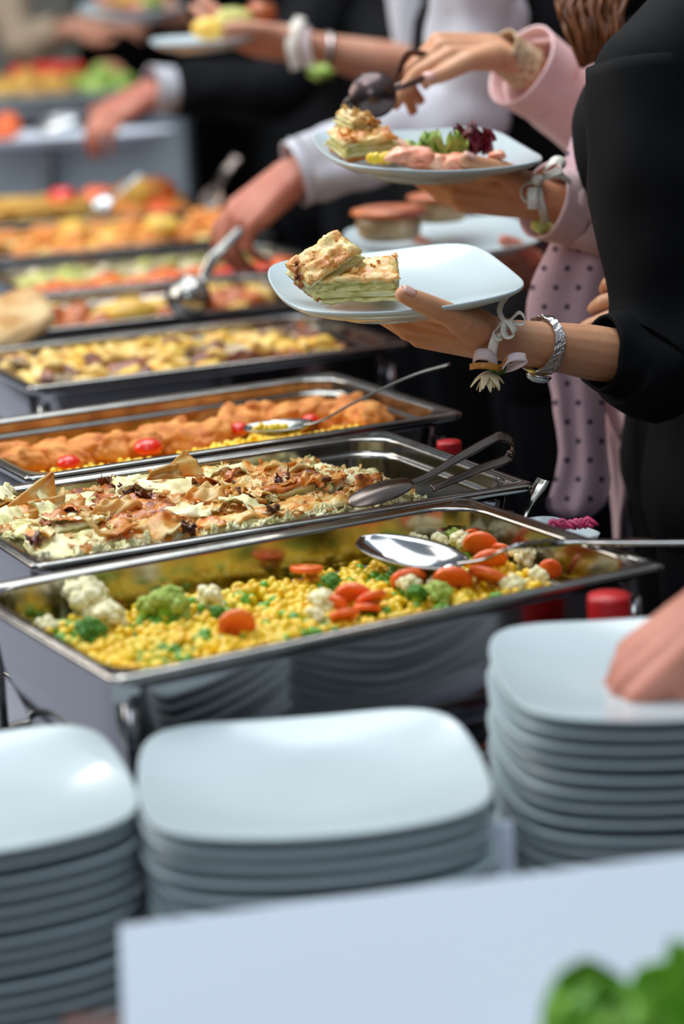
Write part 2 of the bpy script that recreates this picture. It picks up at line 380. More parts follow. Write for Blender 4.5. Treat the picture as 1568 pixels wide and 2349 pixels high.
# organic surfaces: capsules fused into one continuous skin
def capsule(a, ra, b, rb, n=14, k=4):
    a, b = np.asarray(a, float), np.asarray(b, float); t = nrm(b - a) if np.linalg.norm(b - a) > 1e-6 else np.array([0, 0, 1.])
    u = nrm(np.cross(t, [.31, .2, 1.0])); v = np.cross(t, u); an = np.arange(n) * 2 * PI / n; ring = np.cos(an)[:, None] * u + np.sin(an)[:, None] * v
    rs = []
    for i in range(k): th = PI / 2 * (1 - (i + .35) / k); rs.append(a - t * ra * math.sin(th) + ring * ra * math.cos(th))
    rs.append(a + ring * ra); rs.append(b + ring * rb)
    for i in range(k - 1, -1, -1): th = PI / 2 * (1 - (i + .35) / k); rs.append(b + t * rb * math.sin(th) + ring * rb * math.cos(th))
    return loft(rs)
def fuse(caps, voxel, smooth=6):
    V, Fc = join([capsule(*c) if not (isinstance(c, tuple) and len(c) == 2) else c for c in caps])
    me = mesh_from(V, Fc, 'tmp'); o = bpy.data.objects.new('tmp', me); COL.objects.link(o)
    r = o.modifiers.new('r', 'REMESH'); r.mode = 'VOXEL'; r.voxel_size = voxel; r.adaptivity = 0
    s = o.modifiers.new('s', 'SMOOTH'); s.factor = .5; s.iterations = smooth
    dg = bpy.context.evaluated_depsgraph_get(); ev = o.evaluated_get(dg); m2 = ev.to_mesh()
    n = len(m2.vertices); co = np.empty(n * 3); m2.vertices.foreach_get('co', co)
    fs = [tuple(p.vertices) for p in m2.polygons]
    ev.to_mesh_clear(); bpy.data.objects.remove(o); bpy.data.meshes.remove(me)
    return co.reshape(-1, 3), fs

# ------------------------------------------------------------------ setting
TABLE = .75
def struct(name, me, m, **k):
    o = link(name, me, m, smooth=False, **k); o['kind'] = 'structure'; return o
struct('floor', box(0, 4, -.02, 9, 11, .04), 'floor')
struct('wall_back', box(0, 9.05, 2.2, 9, .1, 4.4), 'plaster')
struct('wall_right', box(4.45, 4, 2.2, .1, 10, 4.4), 'plaster')
# black drape on the far side behind the guests
dr = []
for k in range(130):
    x = -.75 + k * .035
    dr.append((x, 7.6 + .05 * math.sin(k * 1.1) + .03 * math.sin(k * .37)))
G = np.array([[(x, y, z) for z in (0.01, 1.5, 3.2)] for x, y in dr])
tag(link('stage_curtain', solid_sheet(G, .01), 'curtain'), 'tall black drape with soft folds behind the row of guests', 'curtain')
# long buffet table
def tx(y): return .295 - .15 * (y - 2.35)         # its right edge
ta = empty('buffet_table', 'long buffet table under a white cloth carrying the pans and plate stacks', 'table', (0, 3.5, 0))
y0, y1 = .95, 6.45; WT = 1.15
def quad(y, z, ins=0): return [(tx(y) - WT + ins, y, z), (tx(y) - ins, y, z)]
top = [np.array(q) for q in ((quad(y0, TABLE - .03) + quad(y1, TABLE - .03)[::-1]), (quad(y0, TABLE) + quad(y1, TABLE)[::-1]))]
link('table_top', xf(loft(top), t=(0, -3.5, 0)), 'cloth', ta, smooth=False)
per = []
for (a, b) in ((quad(y0, 0)[0], quad(y0, 0)[1]), (quad(y0, 0)[1], quad(y1, 0)[1]), (quad(y1, 0)[1], quad(y1, 0)[0]), (quad(y1, 0)[0], quad(y0, 0)[0])):
    a, b = np.array(a), np.array(b); L = np.linalg.norm(b - a); n = int(L / .05)
    nn = np.array([(b - a)[1], -(b - a)[0], 0]) / L
    for k in range(n): per.append((a + (b - a) * k / n, nn, k))
G = np.array([[p + nn * (.006 + f * .03 * (1 + math.sin(k * 1.3))) + np.array([0, -3.5, z]) for z, f in ((TABLE - .001, 0), (.55, .25), (.05, .9))] for p, nn, k in per + per[:1]])
link('table_skirt', solid_sheet(G, .004), 'cloth', ta)
for lx, ly in ((tx(1.2) - .15, 1.2), (tx(1.2) - 1.0, 1.2), (tx(6.3) - .15, 6.3), (tx(6.3) - 1.0, 6.3)):
    link('leg', box(lx, ly - 3.5, .36, .05, .05, .72), 'steel_dark', ta, smooth=False)
# ceiling lamps above the buffet (globes on cords)
def pendant(x, y, z):
    t = empty('pendant_lamp', 'round glowing globe lamp hanging above the buffet', 'lamp', (x, y, z), group='globe lamps above the buffet')
    V, Fc = ico(3); link('globe', (V * .07, Fc), 'lamp', t)
    link('cap', lathe([(.0, .1), (.03, .1), (.035, .06), (.0, .055)], 20), 'steel_dark', t)
    link('cord', tube([(0, 0, .1), (0, 0, .8), (0, 0, 1.6)], .004, 6), 'black', t)
for q in ((-.9, 2.4, 3.1), (.5, 3.6, 3.0), (-.6, 4.8, 3.1), (-1.5, 6.0, 3.0)): pendant(*q)

# ------------------------------------------------------------------ chafers and pans
PW, PD = .530, .325
def pan_mesh(depth, ledge=.018):
    # (inset, z, radius) from the rolled outer lip over the rim and down inside, back up outside
    prof = [(.002, -.0075, .010), (.0, -.006, .012), (.0, -.0015, .012), (.002, 0, .011), (.010, .0002, .012), (.0115, -.0015, .02), (.0135, -.0015, .03), (.0150, -.0025, .045), (.0155, -.004, .045), (.0156, -.0062, .045), (.0159, -ledge + .0035, .046), (.0161, -ledge + .001, .046), (.0168, -ledge, .046),
            (.0186, -ledge - .0012, .046), (.0194, -ledge - .003, .046), (.0195, -ledge - .0055, .046), (.0210, -depth + .0165, .044), (.0212, -depth + .014, .044), (.026, -depth + .004, .042), (.034, -depth, .036)]
    inner = [rrect(PW - 2 * i, PD - 2 * i, r, z, 8) for i, z, r in prof]
    outer = [(.034, -depth - .0015, .036), (.025, -depth + .003, .043), (.0202, -depth + .014, .045), (.0187, -ledge - .005, .047), (.0150, -ledge, .047), (.0140, -.006, .046), (.0035, -.003, .01)]
    outr = [rrect(PW - 2 * i, PD - 2 * i, r, z, 8) for i, z, r in outer]
    rings = outr + inner
    V, Fc = loft(rings, cap0=True, cap1=False); n = len(rings[0]); k = len(outr) * n
    Fc += [(j, len(outr) * n - n + j, 0, 0)[:0] for j in range(0)]
    a, b = (len(outr) - 1) * n, len(outr) * n
    # floor of the pan (between the last inner ring and its centre)
    base = len(V); V = np.vstack([V, [[0, 0, -depth - .0002]]]); l0 = (len(rings) - 1) * n
    Fc += [(l0 + j, l0 + (j + 1) % n, base) for j in range(n)]
    return V, Fc
PANS = []
def chafer(cx, cy, th, depth, label_p, label_c, k, ledge=.018):
    p = empty('steam_pan', label_p, 'pan', (cx, cy, 1.0), (0, 0, th), 'steam table pans in a row along the buffet')
    if 'm' + str((depth, ledge)) not in _ico: _ico['m' + str((depth, ledge))] = mesh_from(*pan_mesh(depth, ledge), 'pan')
    link('pan_tray', _ico['m' + str((depth, ledge))], 'steel', p)
    c = empty('chafing_stand', label_c, 'chafing dish', (cx, cy, TABLE), (0, 0, th), 'chafing stands under the pans')
    H = 1.0 - TABLE
    if 'wp' not in _ico:
        pr = [(.016, -.010, .05), (.016, -.10, .05), (.024, -.108, .045), (.03, -.108, .04), (.026, -.104, .045), (.018, -.098, .05), (.0185, -.010, .05), (.012, -.0085, .05), (.012, -.0105, .05)]
        pr[0] = (.012, -.0105, .05)
        rings = [rrect(PW - 2 * i, PD - 2 * i, r, z + H, 8) for i, z, r in [(.0115, -.0125, .03), (.0125, -.014, .04), (.0126, -.017, .04), (.0148, -.058, .05), (.0150, -.062, .05), (.0300, -.112, .05), (.036, -.118, .045), (.040, -.114, .045), (.0330, -.108, .05), (.0178, -.062, .05), (.0138, -.0125, .05)]]
        V, Fc = loft(rings[::-1], cap0=False, cap1=False)
        n = len(rings[0]); a = 3 * n
        Vb, Fb = loft([rrect(PW - .08, PD - .08, .045, H - .118, 8), rrect(PW - .082, PD - .082, .045, H - .115, 8)])
        _ico['wp'] = mesh_from(*join([(V, Fc), (Vb, Fb)]), 'water_pan')
        # open rail frame
        rail = []
        zc = H - .135
        r1 = rrect(PW - .01, PD - .01, .05, zc, 6); r1 = np.vstack([r1, r1[:1]])
        _ico['rail'] = mesh_from(*tube(r1, .005, 8), 'rail')
        _ico['leg'] = mesh_from(*join([tube([(0, 0, .006), (.004, 0, .08), (0, 0, zc), (0, 0, H - .03)], .0065, 8, seg=12), xf(lathe([(0, 0), (.012, 0), (.012, .006), (0, .008)], 12))]), 'leg')
        _ico['shelf'] = mesh_from(*join([tube(np.vstack([rrect(PW - .02, PD - .02, .05, .05, 5), rrect(PW - .02, PD - .02, .05, .05, 5)[:1]]), .004, 6)] + [tube([(x, -PD / 2 + .01, .05), (x, PD / 2 - .01, .05)], .003, 6) for x in (-.17, -.09, .09, .17)]), 'shelf')
        V, Fc = lathe([(0, 0), (.040, 0), (.0425, .003), (.0425, .006), (.041, .008), (.041, .060), (.0425, .062), (.0425, .066), (.038, .068), (.02, .066), (.018, .068), (0, .068)], 28)
        _ico['can'] = mesh_from(V, Fc, 'can')
        _ico['canlab'] = mesh_from(*lathe([(.0412, .022), (.0416, .022), (.0416, .046), (.0412, .046)], 28)[:2], 'band')
    link('water_pan', _ico['wp'], 'mirror_steel', c)
    link('rail', _ico['rail'], 'steel', c); link('burner_shelf', _ico['shelf'], 'steel_dark', c)
    for sx in (-1, 1):
        for sy in (-1, 1): link('leg', _ico['leg'], 'mirror_steel', c, (sx * (PW / 2 - .022), sy * (PD / 2 - .022), 0))
    for q, sx in enumerate((-1, 1)):
        f = empty('fuel_can', 'red fuel can on the burner shelf under %s, %s end' % (k, ('left', 'right')[q]), 'fuel can', np.array([cx, cy, TABLE + .054]) + np.array([math.cos(th) * sx * .13, math.sin(th) * sx * .13, 0]), (0, 0, th), 'red fuel cans under the pans')
        link('can_body', _ico['can'], 'red', f); link('printed_band', _ico['canlab'], 'print', f)
    PANS.append((cx, cy, th, depth)); return p
pan_specs = [
 (-.029, 2.035, 29.5, .085, 'nearest steel pan of mixed vegetables with a big spoon in it', 'steel stand and water pan under the nearest vegetable pan', 'the mixed vegetables', .046),
 (-.114, 2.375, 26.1, .065, 'steel pan of flaky filo pie, second from the front', 'steel stand under the filo pie pan', 'the filo pie', .018),
 (-.164, 2.737, 26.8, .065, 'steel pan of breaded nuggets with tomatoes and corn, third from the front', 'steel stand under the breaded nuggets pan', 'the breaded nuggets', .018),
 (-.205, 3.239, 23.3, .065, 'steel pan of potato, meat and mushrooms, fourth from the front', 'steel stand under the potato and mushroom pan', 'the potato and mushrooms', .018),
 (-.285, 3.66, 22.5, .065, 'steel pan of roast potatoes that the ladle dips into', 'steel stand under the roast potato pan', 'the roast potatoes', .018),
 (-.290, 4.03, 22.0, .065, 'steel pan of grilled vegetables and red and orange peppers', 'steel stand under the pepper pan', 'the peppers', .018),
 (-.40, 4.46, 20.0, .065, 'steel pan of orange and yellow fritters, seventh from the front', 'steel stand under the orange fritters', 'the orange fritters', .018),
 (-.52, 4.90, 18.0, .065, 'farthest steel pan of golden bake slices', 'steel stand under the golden bake', 'the golden bake', .018)]
for s in pan_specs: chafer(s[0], s[1], R(s[2]), s[3], s[4], s[5], s[6], s[7])
def P2W(i, u, v, z):
    cx, cy, th, _ = PANS[i]; return np.array([cx + u * math.cos(th) - v * math.sin(th), cy + u * math.sin(th) + v * math.cos(th), 1 + z])
def inpan(i, p):
    cx, cy, th, _ = PANS[i]; dx, dy = p[0] - cx, p[1] - cy
    return dx * math.cos(th) + dy * math.sin(th), -dx * math.sin(th) + dy * math.cos(th)

# ------------------------------------------------------------------ plates
def plate_mesh(s=.245, flat=1.0, nseg=72):
    h = s / 2; p = 5.2; a = (np.arange(nseg) + .5) * 2 * PI / nseg
    c, sn = np.cos(a), np.sin(a)
    p = 4.6; rr = (1 + .025 * np.cos(2 * a) ** 2) / (np.abs(c) ** p + np.abs(sn) ** p) ** (1 / p) * 1.0      # square with bulging sides
    ox, oy = c * rr, sn * rr; corner = np.abs(np.sin(2 * a)) ** 3
    prof = [(0, -.0120), (.30, -.0120), (.52, -.0116), (.66, -.0098), (.80, -.0062), (.92, -.0025), (.985, .0), (1.0, .0006), (1.004, -.0010), (.995, -.0030), (.93, -.0072), (.82, -.0125), (.68, -.0172), (.60, -.0190), (.575, -.0215), (.555, -.0215), (.545, -.0185), (.30, -.0185), (0, -.0185)]
    rings = []
    for k, (r, z) in enumerate(prof):
        f = max(r, .02); rnd = min(1, max(0, (r - .45) / .45))
        sx = (c * (1 - rnd) + ox * rnd) * f * h; sy = (sn * (1 - rnd) + oy * rnd) * f * h
        rings.append(np.column_stack([sx, sy, z * flat + corner * .0036 * rnd * (r > .6)]))
    V, Fc = loft(rings); return V, Fc
PLM = mesh_from(*plate_mesh(), 'plate')
PLATE_SINK = .0215
def plate(label, loc, rot, group=None): return tag(link('square_plate', PLM, 'porcelain', None, loc, rot), label, 'plate', group)
STEP = .0112
def stack(cx, cy, ztop, th, n, where, seed):
    rnd = random.Random(seed)
    for k in range(n):
        z = ztop - k * STEP
        if z - PLATE_SINK < TABLE + .001: break
        pos = 'topmost plate of the %s stack' % where if k == 0 else '%s plate down the %s stack' % (('second third fourth fifth sixth seventh eighth ninth tenth eleventh twelfth thirteenth fourteenth fifteenth sixteenth seventeenth eighteenth nineteenth twentieth twenty-first twenty-second twenty-third twenty-fourth twenty-fifth').split()[k - 1], where)
        plate('white square porcelain plate, ' + pos, (cx + rnd.uniform(-.003, .003) * (k > 0), cy + rnd.uniform(-.003, .003) * (k > 0), z), (0, 0, th + rnd.uniform(-.03, .03) * (k > 0)), 'plates in the %s stack' % where)
stack(-.031, 1.662, 1 - .045, R(5.6), 22, 'middle', 1)
stack(-.290, 1.672, 1 - .052, R(14), 22, 'left', 2)
stack(.236, 1.744, .998, R(4), 22, 'right', 3)

# white card, dark tray and things on it
A, B, C = S(274, 2126, 1.56), S(1600, 1958, 1.545), S(292, 2400, 1.47)
zb = .868
tray = empty('wooden_tray', 'dark brown wooden riser box in front of the plate stacks', 'riser', (.08, 1.36, TABLE))
link('riser_body', box(0, 0, (zb - TABLE) / 2, .56, .22, zb - TABLE - .002, .004), 'wood', tray, smooth=False)
c1 = np.array([A[0], 1.545, 0]);
def card():
    TL, TR = A, B; dirx = nrm(TR - TL); down = np.array([.006, -.088, -.073]); down = down / abs(down[2])
    BL = TL + down * (TL[2] - zb - .002); BR = TR + down * (TR[2] - zb - .002)
    front = [[TL + (BL - TL) * f + (TR - TL + (BR - BL - TR + TL) * f) * g for f in np.linspace(0, 1, 8)] for g in np.linspace(0, 1, 12)]
    back = []
    o = empty('tent_card', 'large blank white folded card standing in front of the plate stacks', 'card', (0, 1.5, zb))
    link('front_panel', solid_sheet(local(o, np.array(front).reshape(-1, 3)).reshape(12, 8, 3), .0012), 'paper', o, smooth=False)
    b2 = np.array(front); b2[:, :, 1] = b2[:, :1, 1] + (b2[:, :1, 2] - b2[:, :, 2]) * .12 + .001
    b2[..., 2] = np.maximum(b2[..., 2], zb + .002)
    link('back_panel', solid_sheet(local(o, b2.reshape(-1, 3)).reshape(12, 8, 3), .0012), 'paper', o)
card()
# folded white napkin between the middle and right stacks
na = S(1135, 1885, 1.74)
nk = empty('folded_napkins', 'folded white napkins standing between the middle and right plate stacks', 'napkins', (na[0] + .002, na[1], TABLE))
for k in range(3):
    link('napkin', box(0, k * .006, (na[2] - TABLE) / 2 - k * .003, .022, .005, na[2] - TABLE - k * .006, .001), 'paper', nk, rot=(0, 0, .1))
# lettuce leaves at the bottom right, in a small bowl on the riser
def leaf(name, m, size, seed, curl=.5, frill=.12):
    rnd = random.Random(seed); G = []
    for i in range(15):
        u = i / 14; row = []
        for j in range(13):
            v = (j / 12 - .5) * 2; wd = (math.sin(PI * min(1, .12 + u * .86)) ** .6) * .45
            x = v * wd; y = u; z = curl * u * u - .25 * (1 - abs(v)) * wd + frill * math.sin(11 * u + 7 * v + seed) * abs(v) ** 2 + frill * .8 * noise.noise(Vector((u * 5, v * 4, seed))) * (abs(v) + u * .4)
            row.append((x * size, y * size, z * size))
        G.append(row)
    return solid_sheet(np.array(G), .0006)
# ------------------------------------------------------------------ cutlery
def bowl_sheet(L, W, D, t=.0012, point=.0):
    n, m = 22, 14; G = []
    for i in range(n):
        u = i / (n - 1); ww = (max(0, 1 - (2 * u - 1) ** 2)) ** .5 * W / 2 * (1 + point * (u - .5)) + .0008; row = []
        for j in range(m):
            v = (j / (m - 1) - .5) * 2; d = D * (max(0, 1 - (2 * u - 1) ** 2)) * (1 - v * v)
            row.append((u * L, v * ww, -d))
        G.append(row)
    return solid_sheet(np.array(G), t)
def spoon(label, cat, tip, neck, normal, W, D, handle, hw, m, group=None, name='serving_spoon', ht=.0022, hside=None):
    """bowl from tip to neck opening along normal, flat handle along world points"""
    tip, neck = np.asarray(tip, float), np.asarray(neck, float); L = np.linalg.norm(neck - tip)
    X = nrm(neck - tip); N = np.asarray(normal, float); N = nrm(N - X * (N @ X)); Y = np.cross(N, X)
    o = empty(name, label, cat, neck, group=group)
    V, Fc = bowl_sheet(L, W, D); Vw = tip + V[:, :1] * X + V[:, 1:2] * Y + V[:, 2:] * N
    link('bowl', (local(o, Vw), Fc), m, o)
    pts = [neck - X * .008] + [np.asarray(h, float) for h in handle]
    side = Y if hside is None else np.asarray(hside, float)
    V, Fc = strip(np.array(pts), hw, ht, side, 40); link('handle', (local(o, V), Fc), m, o)
    return o
# ------------------------------------------------------------------ food builders
rnd = random.Random(11)
def rot_rand(r=rnd): return euler(r.uniform(0, 6.28), r.uniform(0, 6.28), r.uniform(0, 6.28))
KERN = [mesh_from(*blob(.0062, .0052, .0044, 1, .14, 1.4, s), 'kernel') for s in range(3)]
PEA = mesh_from(*blob(.0045, .0045, .0043, 1, .04, 1.5, 3), 'pea')
def floret(size, seed, kind):
    """cluster head on a branching stem"""
    r = random.Random(seed); heads = []; stems = []
    nb = 11
    for k in range(nb):
        a = k * 2.4; q = math.sqrt(k / nb); p = np.array([math.cos(a) * q * .40, math.sin(a) * q * .40, .62 - .36 * q * q + r.uniform(-.03, .05)])
        heads.append(xf(blob(.20, .20, .17, 2, .22, 2.2, seed + k, .16, 6), t=p))
        stems.append(tube([(0, 0, 0), p * np.array([.35, .35, .5]), p], [.14, .09, .07], 7, 5))
    stems.append(tube([(0, 0, -.35), (0, 0, -.1), (0, 0, .15)], [.16, .15, .14], 8, 4))
    H, Sx = join(heads), join(stems)
    return (H[0] * size, H[1]), (Sx[0] * size, Sx[1])
FLO = {}
def add_floret(kind, loc, size, R3, label, group):
    k = rnd.randrange(3)
    if (kind, k) not in FLO:
        h, s = floret(1.0, k * 5 + 1, kind); FLO[(kind, k)] = (mesh_from(*h, 'head'), mesh_from(*s, 'stem'))
    hm, sm = FLO[(kind, k)]
    names = {'cauli': ('cauliflower_floret', 'cauliflower', 'cauli', 'cauli_stem'), 'broc': ('broccoli_floret', 'broccoli', 'broc', 'broc_stem'), 'pale': ('broccoli_floret', 'broccoli', 'broc_light', 'broc_stem')}[kind]
    o = empty(names[0], label, names[1], loc, Matrix(R3.tolist()).to_euler(), group); o.scale = (size,) * 3
    link('floret_head', hm, names[2], o); link('stem', sm, names[3], o); return o
def disc(rad, th, seed):
    n = 26; a = np.arange(n) * 2 * PI / n; rr = rad * (1 + .03 * np.sin(3 * a + seed))
    def ring(f, z): return np.column_stack([rr * f * np.cos(a), rr * f * np.sin(a), np.full(n, z)])
    return loft([ring(.5, -th / 2), ring(.93, -th / 2), ring(1, -th * .3), ring(1, th * .3), ring(.93, th / 2), ring(.42, th / 2), ring(.4, th / 2 - .0006)])
CAR = [mesh_from(*disc(.0165, .006, s), 'slice') for s in range(2)]
CORE = mesh_from(*lathe([(0, .0026), (.0062, .0026), (.0066, .0032), (0, .0034)], 18), 'core')
def carrot_slice(loc, R3, size, label, group):
    o = empty('carrot_slice', label, 'carrot', loc, Matrix(np.asarray(R3).tolist()).to_euler(), group); o.scale = (size,) * 3
    link('slice', CAR[rnd.randrange(2)], 'carrot', o); link('core', CORE, 'carrot_core', o); return o
def crumple_sheet(w, h, amp, seed, t=.0005, n=9, m=8, ragged=.12, roll=0.0, freq=3.0):
    G = []
    for i in range(n):
        row = []
        for j in range(m):
            u, v = i / (n - 1) - .5, j / (m - 1) - .5
            e = ragged * (noise.noise(Vector((u * 7, v * 7, seed))) if (i in (0, n - 1) or j in (0, m - 1)) else 0)
            z = amp * noise.noise(Vector((u * freq, v * freq, seed * 1.3))) * 2 + amp * .5 * noise.noise(Vector((u * freq * 3, v * freq * 3, seed))) * 2
            a = u * roll
            x = (math.sin(a) / roll if roll else u) + e; zz = ((1 - math.cos(a)) / roll if roll else 0)
            row.append((x * w, (v + e) * h, z + zz * w))
        G.append(row)
    return solid_sheet(np.array(G), t)
FLAKE = [mesh_from(*crumple_sheet(1, .8, .16, s, .03, 5, 5, .3, rnd.uniform(-2, 2)), 'flake') for s in range(4)]
FLV = [crumple_sheet(1, .75, .16, s, .03, 5, 5, .35, rnd.uniform(-2.2, 2.2)) for s in range(6)]
def flakes(n, area_fn, smin, smax, upb=.38):
    parts = []
    for k in range(n):
        V, Fc = FLV[rnd.randrange(6)]; s = rnd.uniform(smin, smax) ** 1.0
        R3 = euler(rnd.gauss(0, upb), rnd.gauss(0, upb), rnd.uniform(0, 6.28)); parts.append(xf((V * s, Fc), R3, area_fn()))
    return join(parts)
def layered_block(w, d, h, seed, slant=0):
    """pie filling: wrinkled layers along the sides"""
    nz, ns = 13, 18; rings = []
    for k in range(nz):
        z = k / (nz - 1); lay = .5 + .5 * math.sin(z * 5.2 * PI + seed)
        base = rrect(w, d, min(w, d) * .12, 0, 11); out = []
        for p in base:
            q = Vector((p[0] * 60, p[1] * 60, z * 3 + seed)); q2 = Vector((p[0] * 190, p[1] * 190, z * 9 + seed))
            wob = .0030 * noise.noise(q) * 2 + .0022 * noise.noise(q2) * 2 + .0032 * (lay - .5) * (1 + noise.noise(q * .8))
            f = 1 + wob / (min(w, d) / 2) * 1.0 - .05 * (z > .99) - .06 * (z < .01)
            dz = .0022 * noise.noise(Vector((p[0] * 45, p[1] * 45, seed))) * 2 * math.sin(z * PI)
            out.append((p[0] * f, p[1] * f, z * h + dz))
        rings.append(np.array(out))
    return loft(rings)
def crust_sheet(w, d, seed, thick=.004, amp=.003):
    n, m = 26, 22; G = []
    for i in range(n):
        row = []
        for j in range(m):
            u, v = (i / (n - 1) - .5) * 2, (j / (m - 1) - .5) * 2
            edge = max(abs(u), abs(v)); e = .03 * noise.noise(Vector((u * 9, v * 9, seed)))
            q = Vector((u * 2.2, v * 2.2, seed)); q2 = Vector((u * 9, v * 9, seed + 4))
            z = amp * 2 * noise.noise(q) + amp * 1.3 * abs(noise.noise(q2)) - (.004 * max(0, edge - .8) / .2)
            row.append((u * w / 2 * (1 + e), v * d / 2 * (1 + e), z))
        G.append(row)
    return solid_sheet(np.array(G), thick)
def pie_piece(loc, w, d, h, R3, seed, label, group=None, crust='crust', nfl=26, under='crust_brown', fl='filo', flk=.014):
    o = empty('pie_slice', label, 'pastry', loc, Matrix(np.asarray(R3).tolist()).to_euler(), group)
    link('filling', layered_block(w * .96, d * .96, h, seed), 'filling', o)
    link('bottom_crust', xf(crust_sheet(w * .97, d * .97, seed + 9, .0025, .0012), t=(0, 0, .0002)), under, o)
    link('crust', xf(crust_sheet(w * 1.02, d * 1.02, seed, .0032), t=(0, 0, h + .001)), crust, o)
    tag(link('pastry_flakes', flakes(nfl, lambda: (rnd.uniform(-.5, .5) * w, rnd.uniform(-.5, .5) * d, h + rnd.uniform(.002, .006)), flk * .45, flk), fl, o), None, None, None, 'stuff')
    return o

# ---------- pan 1: mixed vegetables
def vegz(u, v): return -.0475 + .006 * noise.noise(Vector((u * 14, v * 14, 2))) + .004 * noise.noise(Vector((u * 40, v * 40, 5)))
def fill_rand(i, z): 
    return P2W(i, rnd.uniform(-.222, .222), rnd.uniform(-.123, .123), z)
gridm = []
def mound(i, zf, hw, hd, mname, name, label, cat, n=40, m=26):
    G = np.array([[P2W(i, u, v, zf(u, v)) for v in np.linspace(-hd, hd, m)] for u in np.linspace(-hw, hw, n)])
    return G
corn = []; peas = []
for k in range(2500):
    u, v = rnd.uniform(-.224, .224), rnd.uniform(-.124, .124)
    if abs(u) > .195 and abs(v) > .095 and math.hypot(abs(u) - .195, abs(v) - .095) > .03: continue
    dens = noise.noise(Vector((u * 22, v * 22, 8)))
    p = P2W(0, u, v, vegz(u, v) + .0065 + rnd.random() ** 2 * .006)
    (peas if (dens > .10 and rnd.random() < .62) or rnd.random() < .07 else corn).append((p, p[2] * 3 - p[1]))
corn.sort(key=lambda t: -t[1]); peas.sort(key=lambda t: -t[1])
def kernel_set(lst, meshes, m, name, label, cat, group, lim):
    for p, _ in lst[:lim]:
        tag(link(name, meshes[rnd.randrange(len(meshes))], m, None, p, tuple(rnd.uniform(0, 6.28) for _ in range(3))), label, cat, group)
    parts = []
    for p, _ in lst[lim:]:
        me = meshes[rnd.randrange(len(meshes))]
        if id(me) not in _ico:
            n = len(me.vertices); co = np.empty(n * 3); me.vertices.foreach_get('co', co); _ico[id(me)] = (co.reshape(-1, 3), [tuple(q.vertices) for q in me.polygons])
        parts.append(xf(_ico[id(me)], rot_rand(), p))
    return parts
G = mound(0, lambda u, v: vegz(u, v) - .001, .228, .128, None, None, None, None)
def lim_sort(lst, n):
    """n scattered evenly over the whole pan first, nearest ones of the surface layer"""
    return lst
rest = kernel_set(corn, KERN, 'corn', 'corn_kernel', 'single yellow sweetcorn kernel among the mixed vegetables', 'sweetcorn', 'sweetcorn kernels in the nearest pan', 300)
tag(link('sweetcorn_heap', join(rest + [solid_sheet(G, .002)]), 'corn'), 'heap of yellow sweetcorn filling the nearest steel pan', 'sweetcorn', None, 'stuff')
restp = kernel_set(peas, [PEA], 'pea', 'green_pea', 'single green pea among the sweetcorn in the nearest pan', 'pea', 'green peas in the nearest pan', 300)
if restp: tag(link('pea_heap', join(restp), 'pea'), 'scattered green peas among the sweetcorn of the nearest pan', 'peas', None, 'stuff')
VZ = 1 - .036
def vz(px, py, dz=0): return Z(px, py, VZ + dz)
cl = [(183, 1388, 50, (.2, .5, 0), 'tall cauliflower floret standing at the left end of the vegetable pan', 1.35), (115, 1424, 36, (1.4, .2, 0), 'small cauliflower floret in the left corner of the vegetable pan', 1),
 (243, 1418, 42, (.3, .2, 1), 'cauliflower floret above the dark broccoli at the left of the pan', 1), (462, 1378, 44, (.9, .4, 2), 'cauliflower floret on its side behind the sweetcorn, left of centre', 1),
 (737, 1384, 38, (.2, .2, 0), 'cauliflower floret left of the round carrot slices', 1), (706, 1416, 30, (.6, .8, 1), 'small cauliflower piece at the near edge below the carrots', 1),
 (937, 1345, 34, (.1, .1, 0), 'cauliflower floret resting inside a carrot ring', 1), (950, 1232, 36, (1.3, 0, 0), 'long cauliflower floret above the spoon bowl', 1), (990, 1238, 32, (1.1, .5, 1), 'pale cauliflower floret just right of the one above the spoon bowl', 1),
 (1055, 1248, 36, (.2, .2, 2), 'cauliflower floret behind the big carrot chunks at the back', 1), (1102, 1228, 26, (0, .3, 1), 'small cauliflower tip at the far wall of the vegetable pan', 1),
 (1165, 1330, 38, (1.4, .2, .4), 'flat cauliflower floret at the near right wall', 1), (1215, 1318, 34, (1.2, .4, .9), 'cauliflower floret right of the flat one at the near wall', 1), (1195, 1275, 38, (.3, .2, 0), 'cauliflower floret under the spoon handle', 1),
 (1245, 1276, 34, (.2, .6, 2), 'rightmost cauliflower floret, white and crumbly', 1), (1000, 1345, 26, (.2, .6, 2), 'cauliflower piece behind the small broccoli of the right half', 1)]
for px, py, r, rt, lab, st in cl:
    p = vz(px, py + r * .45, .0); add_floret('cauli', p, r * 2 / 5546 * 2.1 * .92 * st, euler(*rt), lab, 'cauliflower florets in the vegetable pan')
br = [('broc', 205, 1450, 38, (.4, .2, 0), 'dark green broccoli floret at the left near corner'), ('pale', 372, 1400, 54, (.3, .5, 1), 'bright green broccoli floret with a tall stem standing up'), ('pale', 325, 1405, 42, (.8, .2, 2), 'pale broccoli floret left of the tall stemmed one'),
 ('broc', 955, 1372, 30, (.2, .5, 2), 'dark broccoli floret at the near wall right of the carrots'), ('pale', 1005, 1362, 34, (.5, .1, 0), 'pale broccoli floret by the large round carrot slice'), ('broc', 757, 1338, 28, (.3, .3, 0), 'dark broccoli floret behind the carrots in the middle'),
 ('broc', 1140, 1238, 32, (.2, .1, 0), 'broccoli floret on top of the carrot chunks at the back'), ('pale', 1300, 1298, 26, (.4, .1, 1), 'yellowish broccoli scrap in the right corner'), ('broc', 495, 1408, 22, (.3, .4, 0), 'small dark broccoli piece left of the single carrot disc'),
 ('pale', 1035, 1232, 26, (.3, .4, 0), 'green broccoli tip right of the spoon bowl at the far wall')]
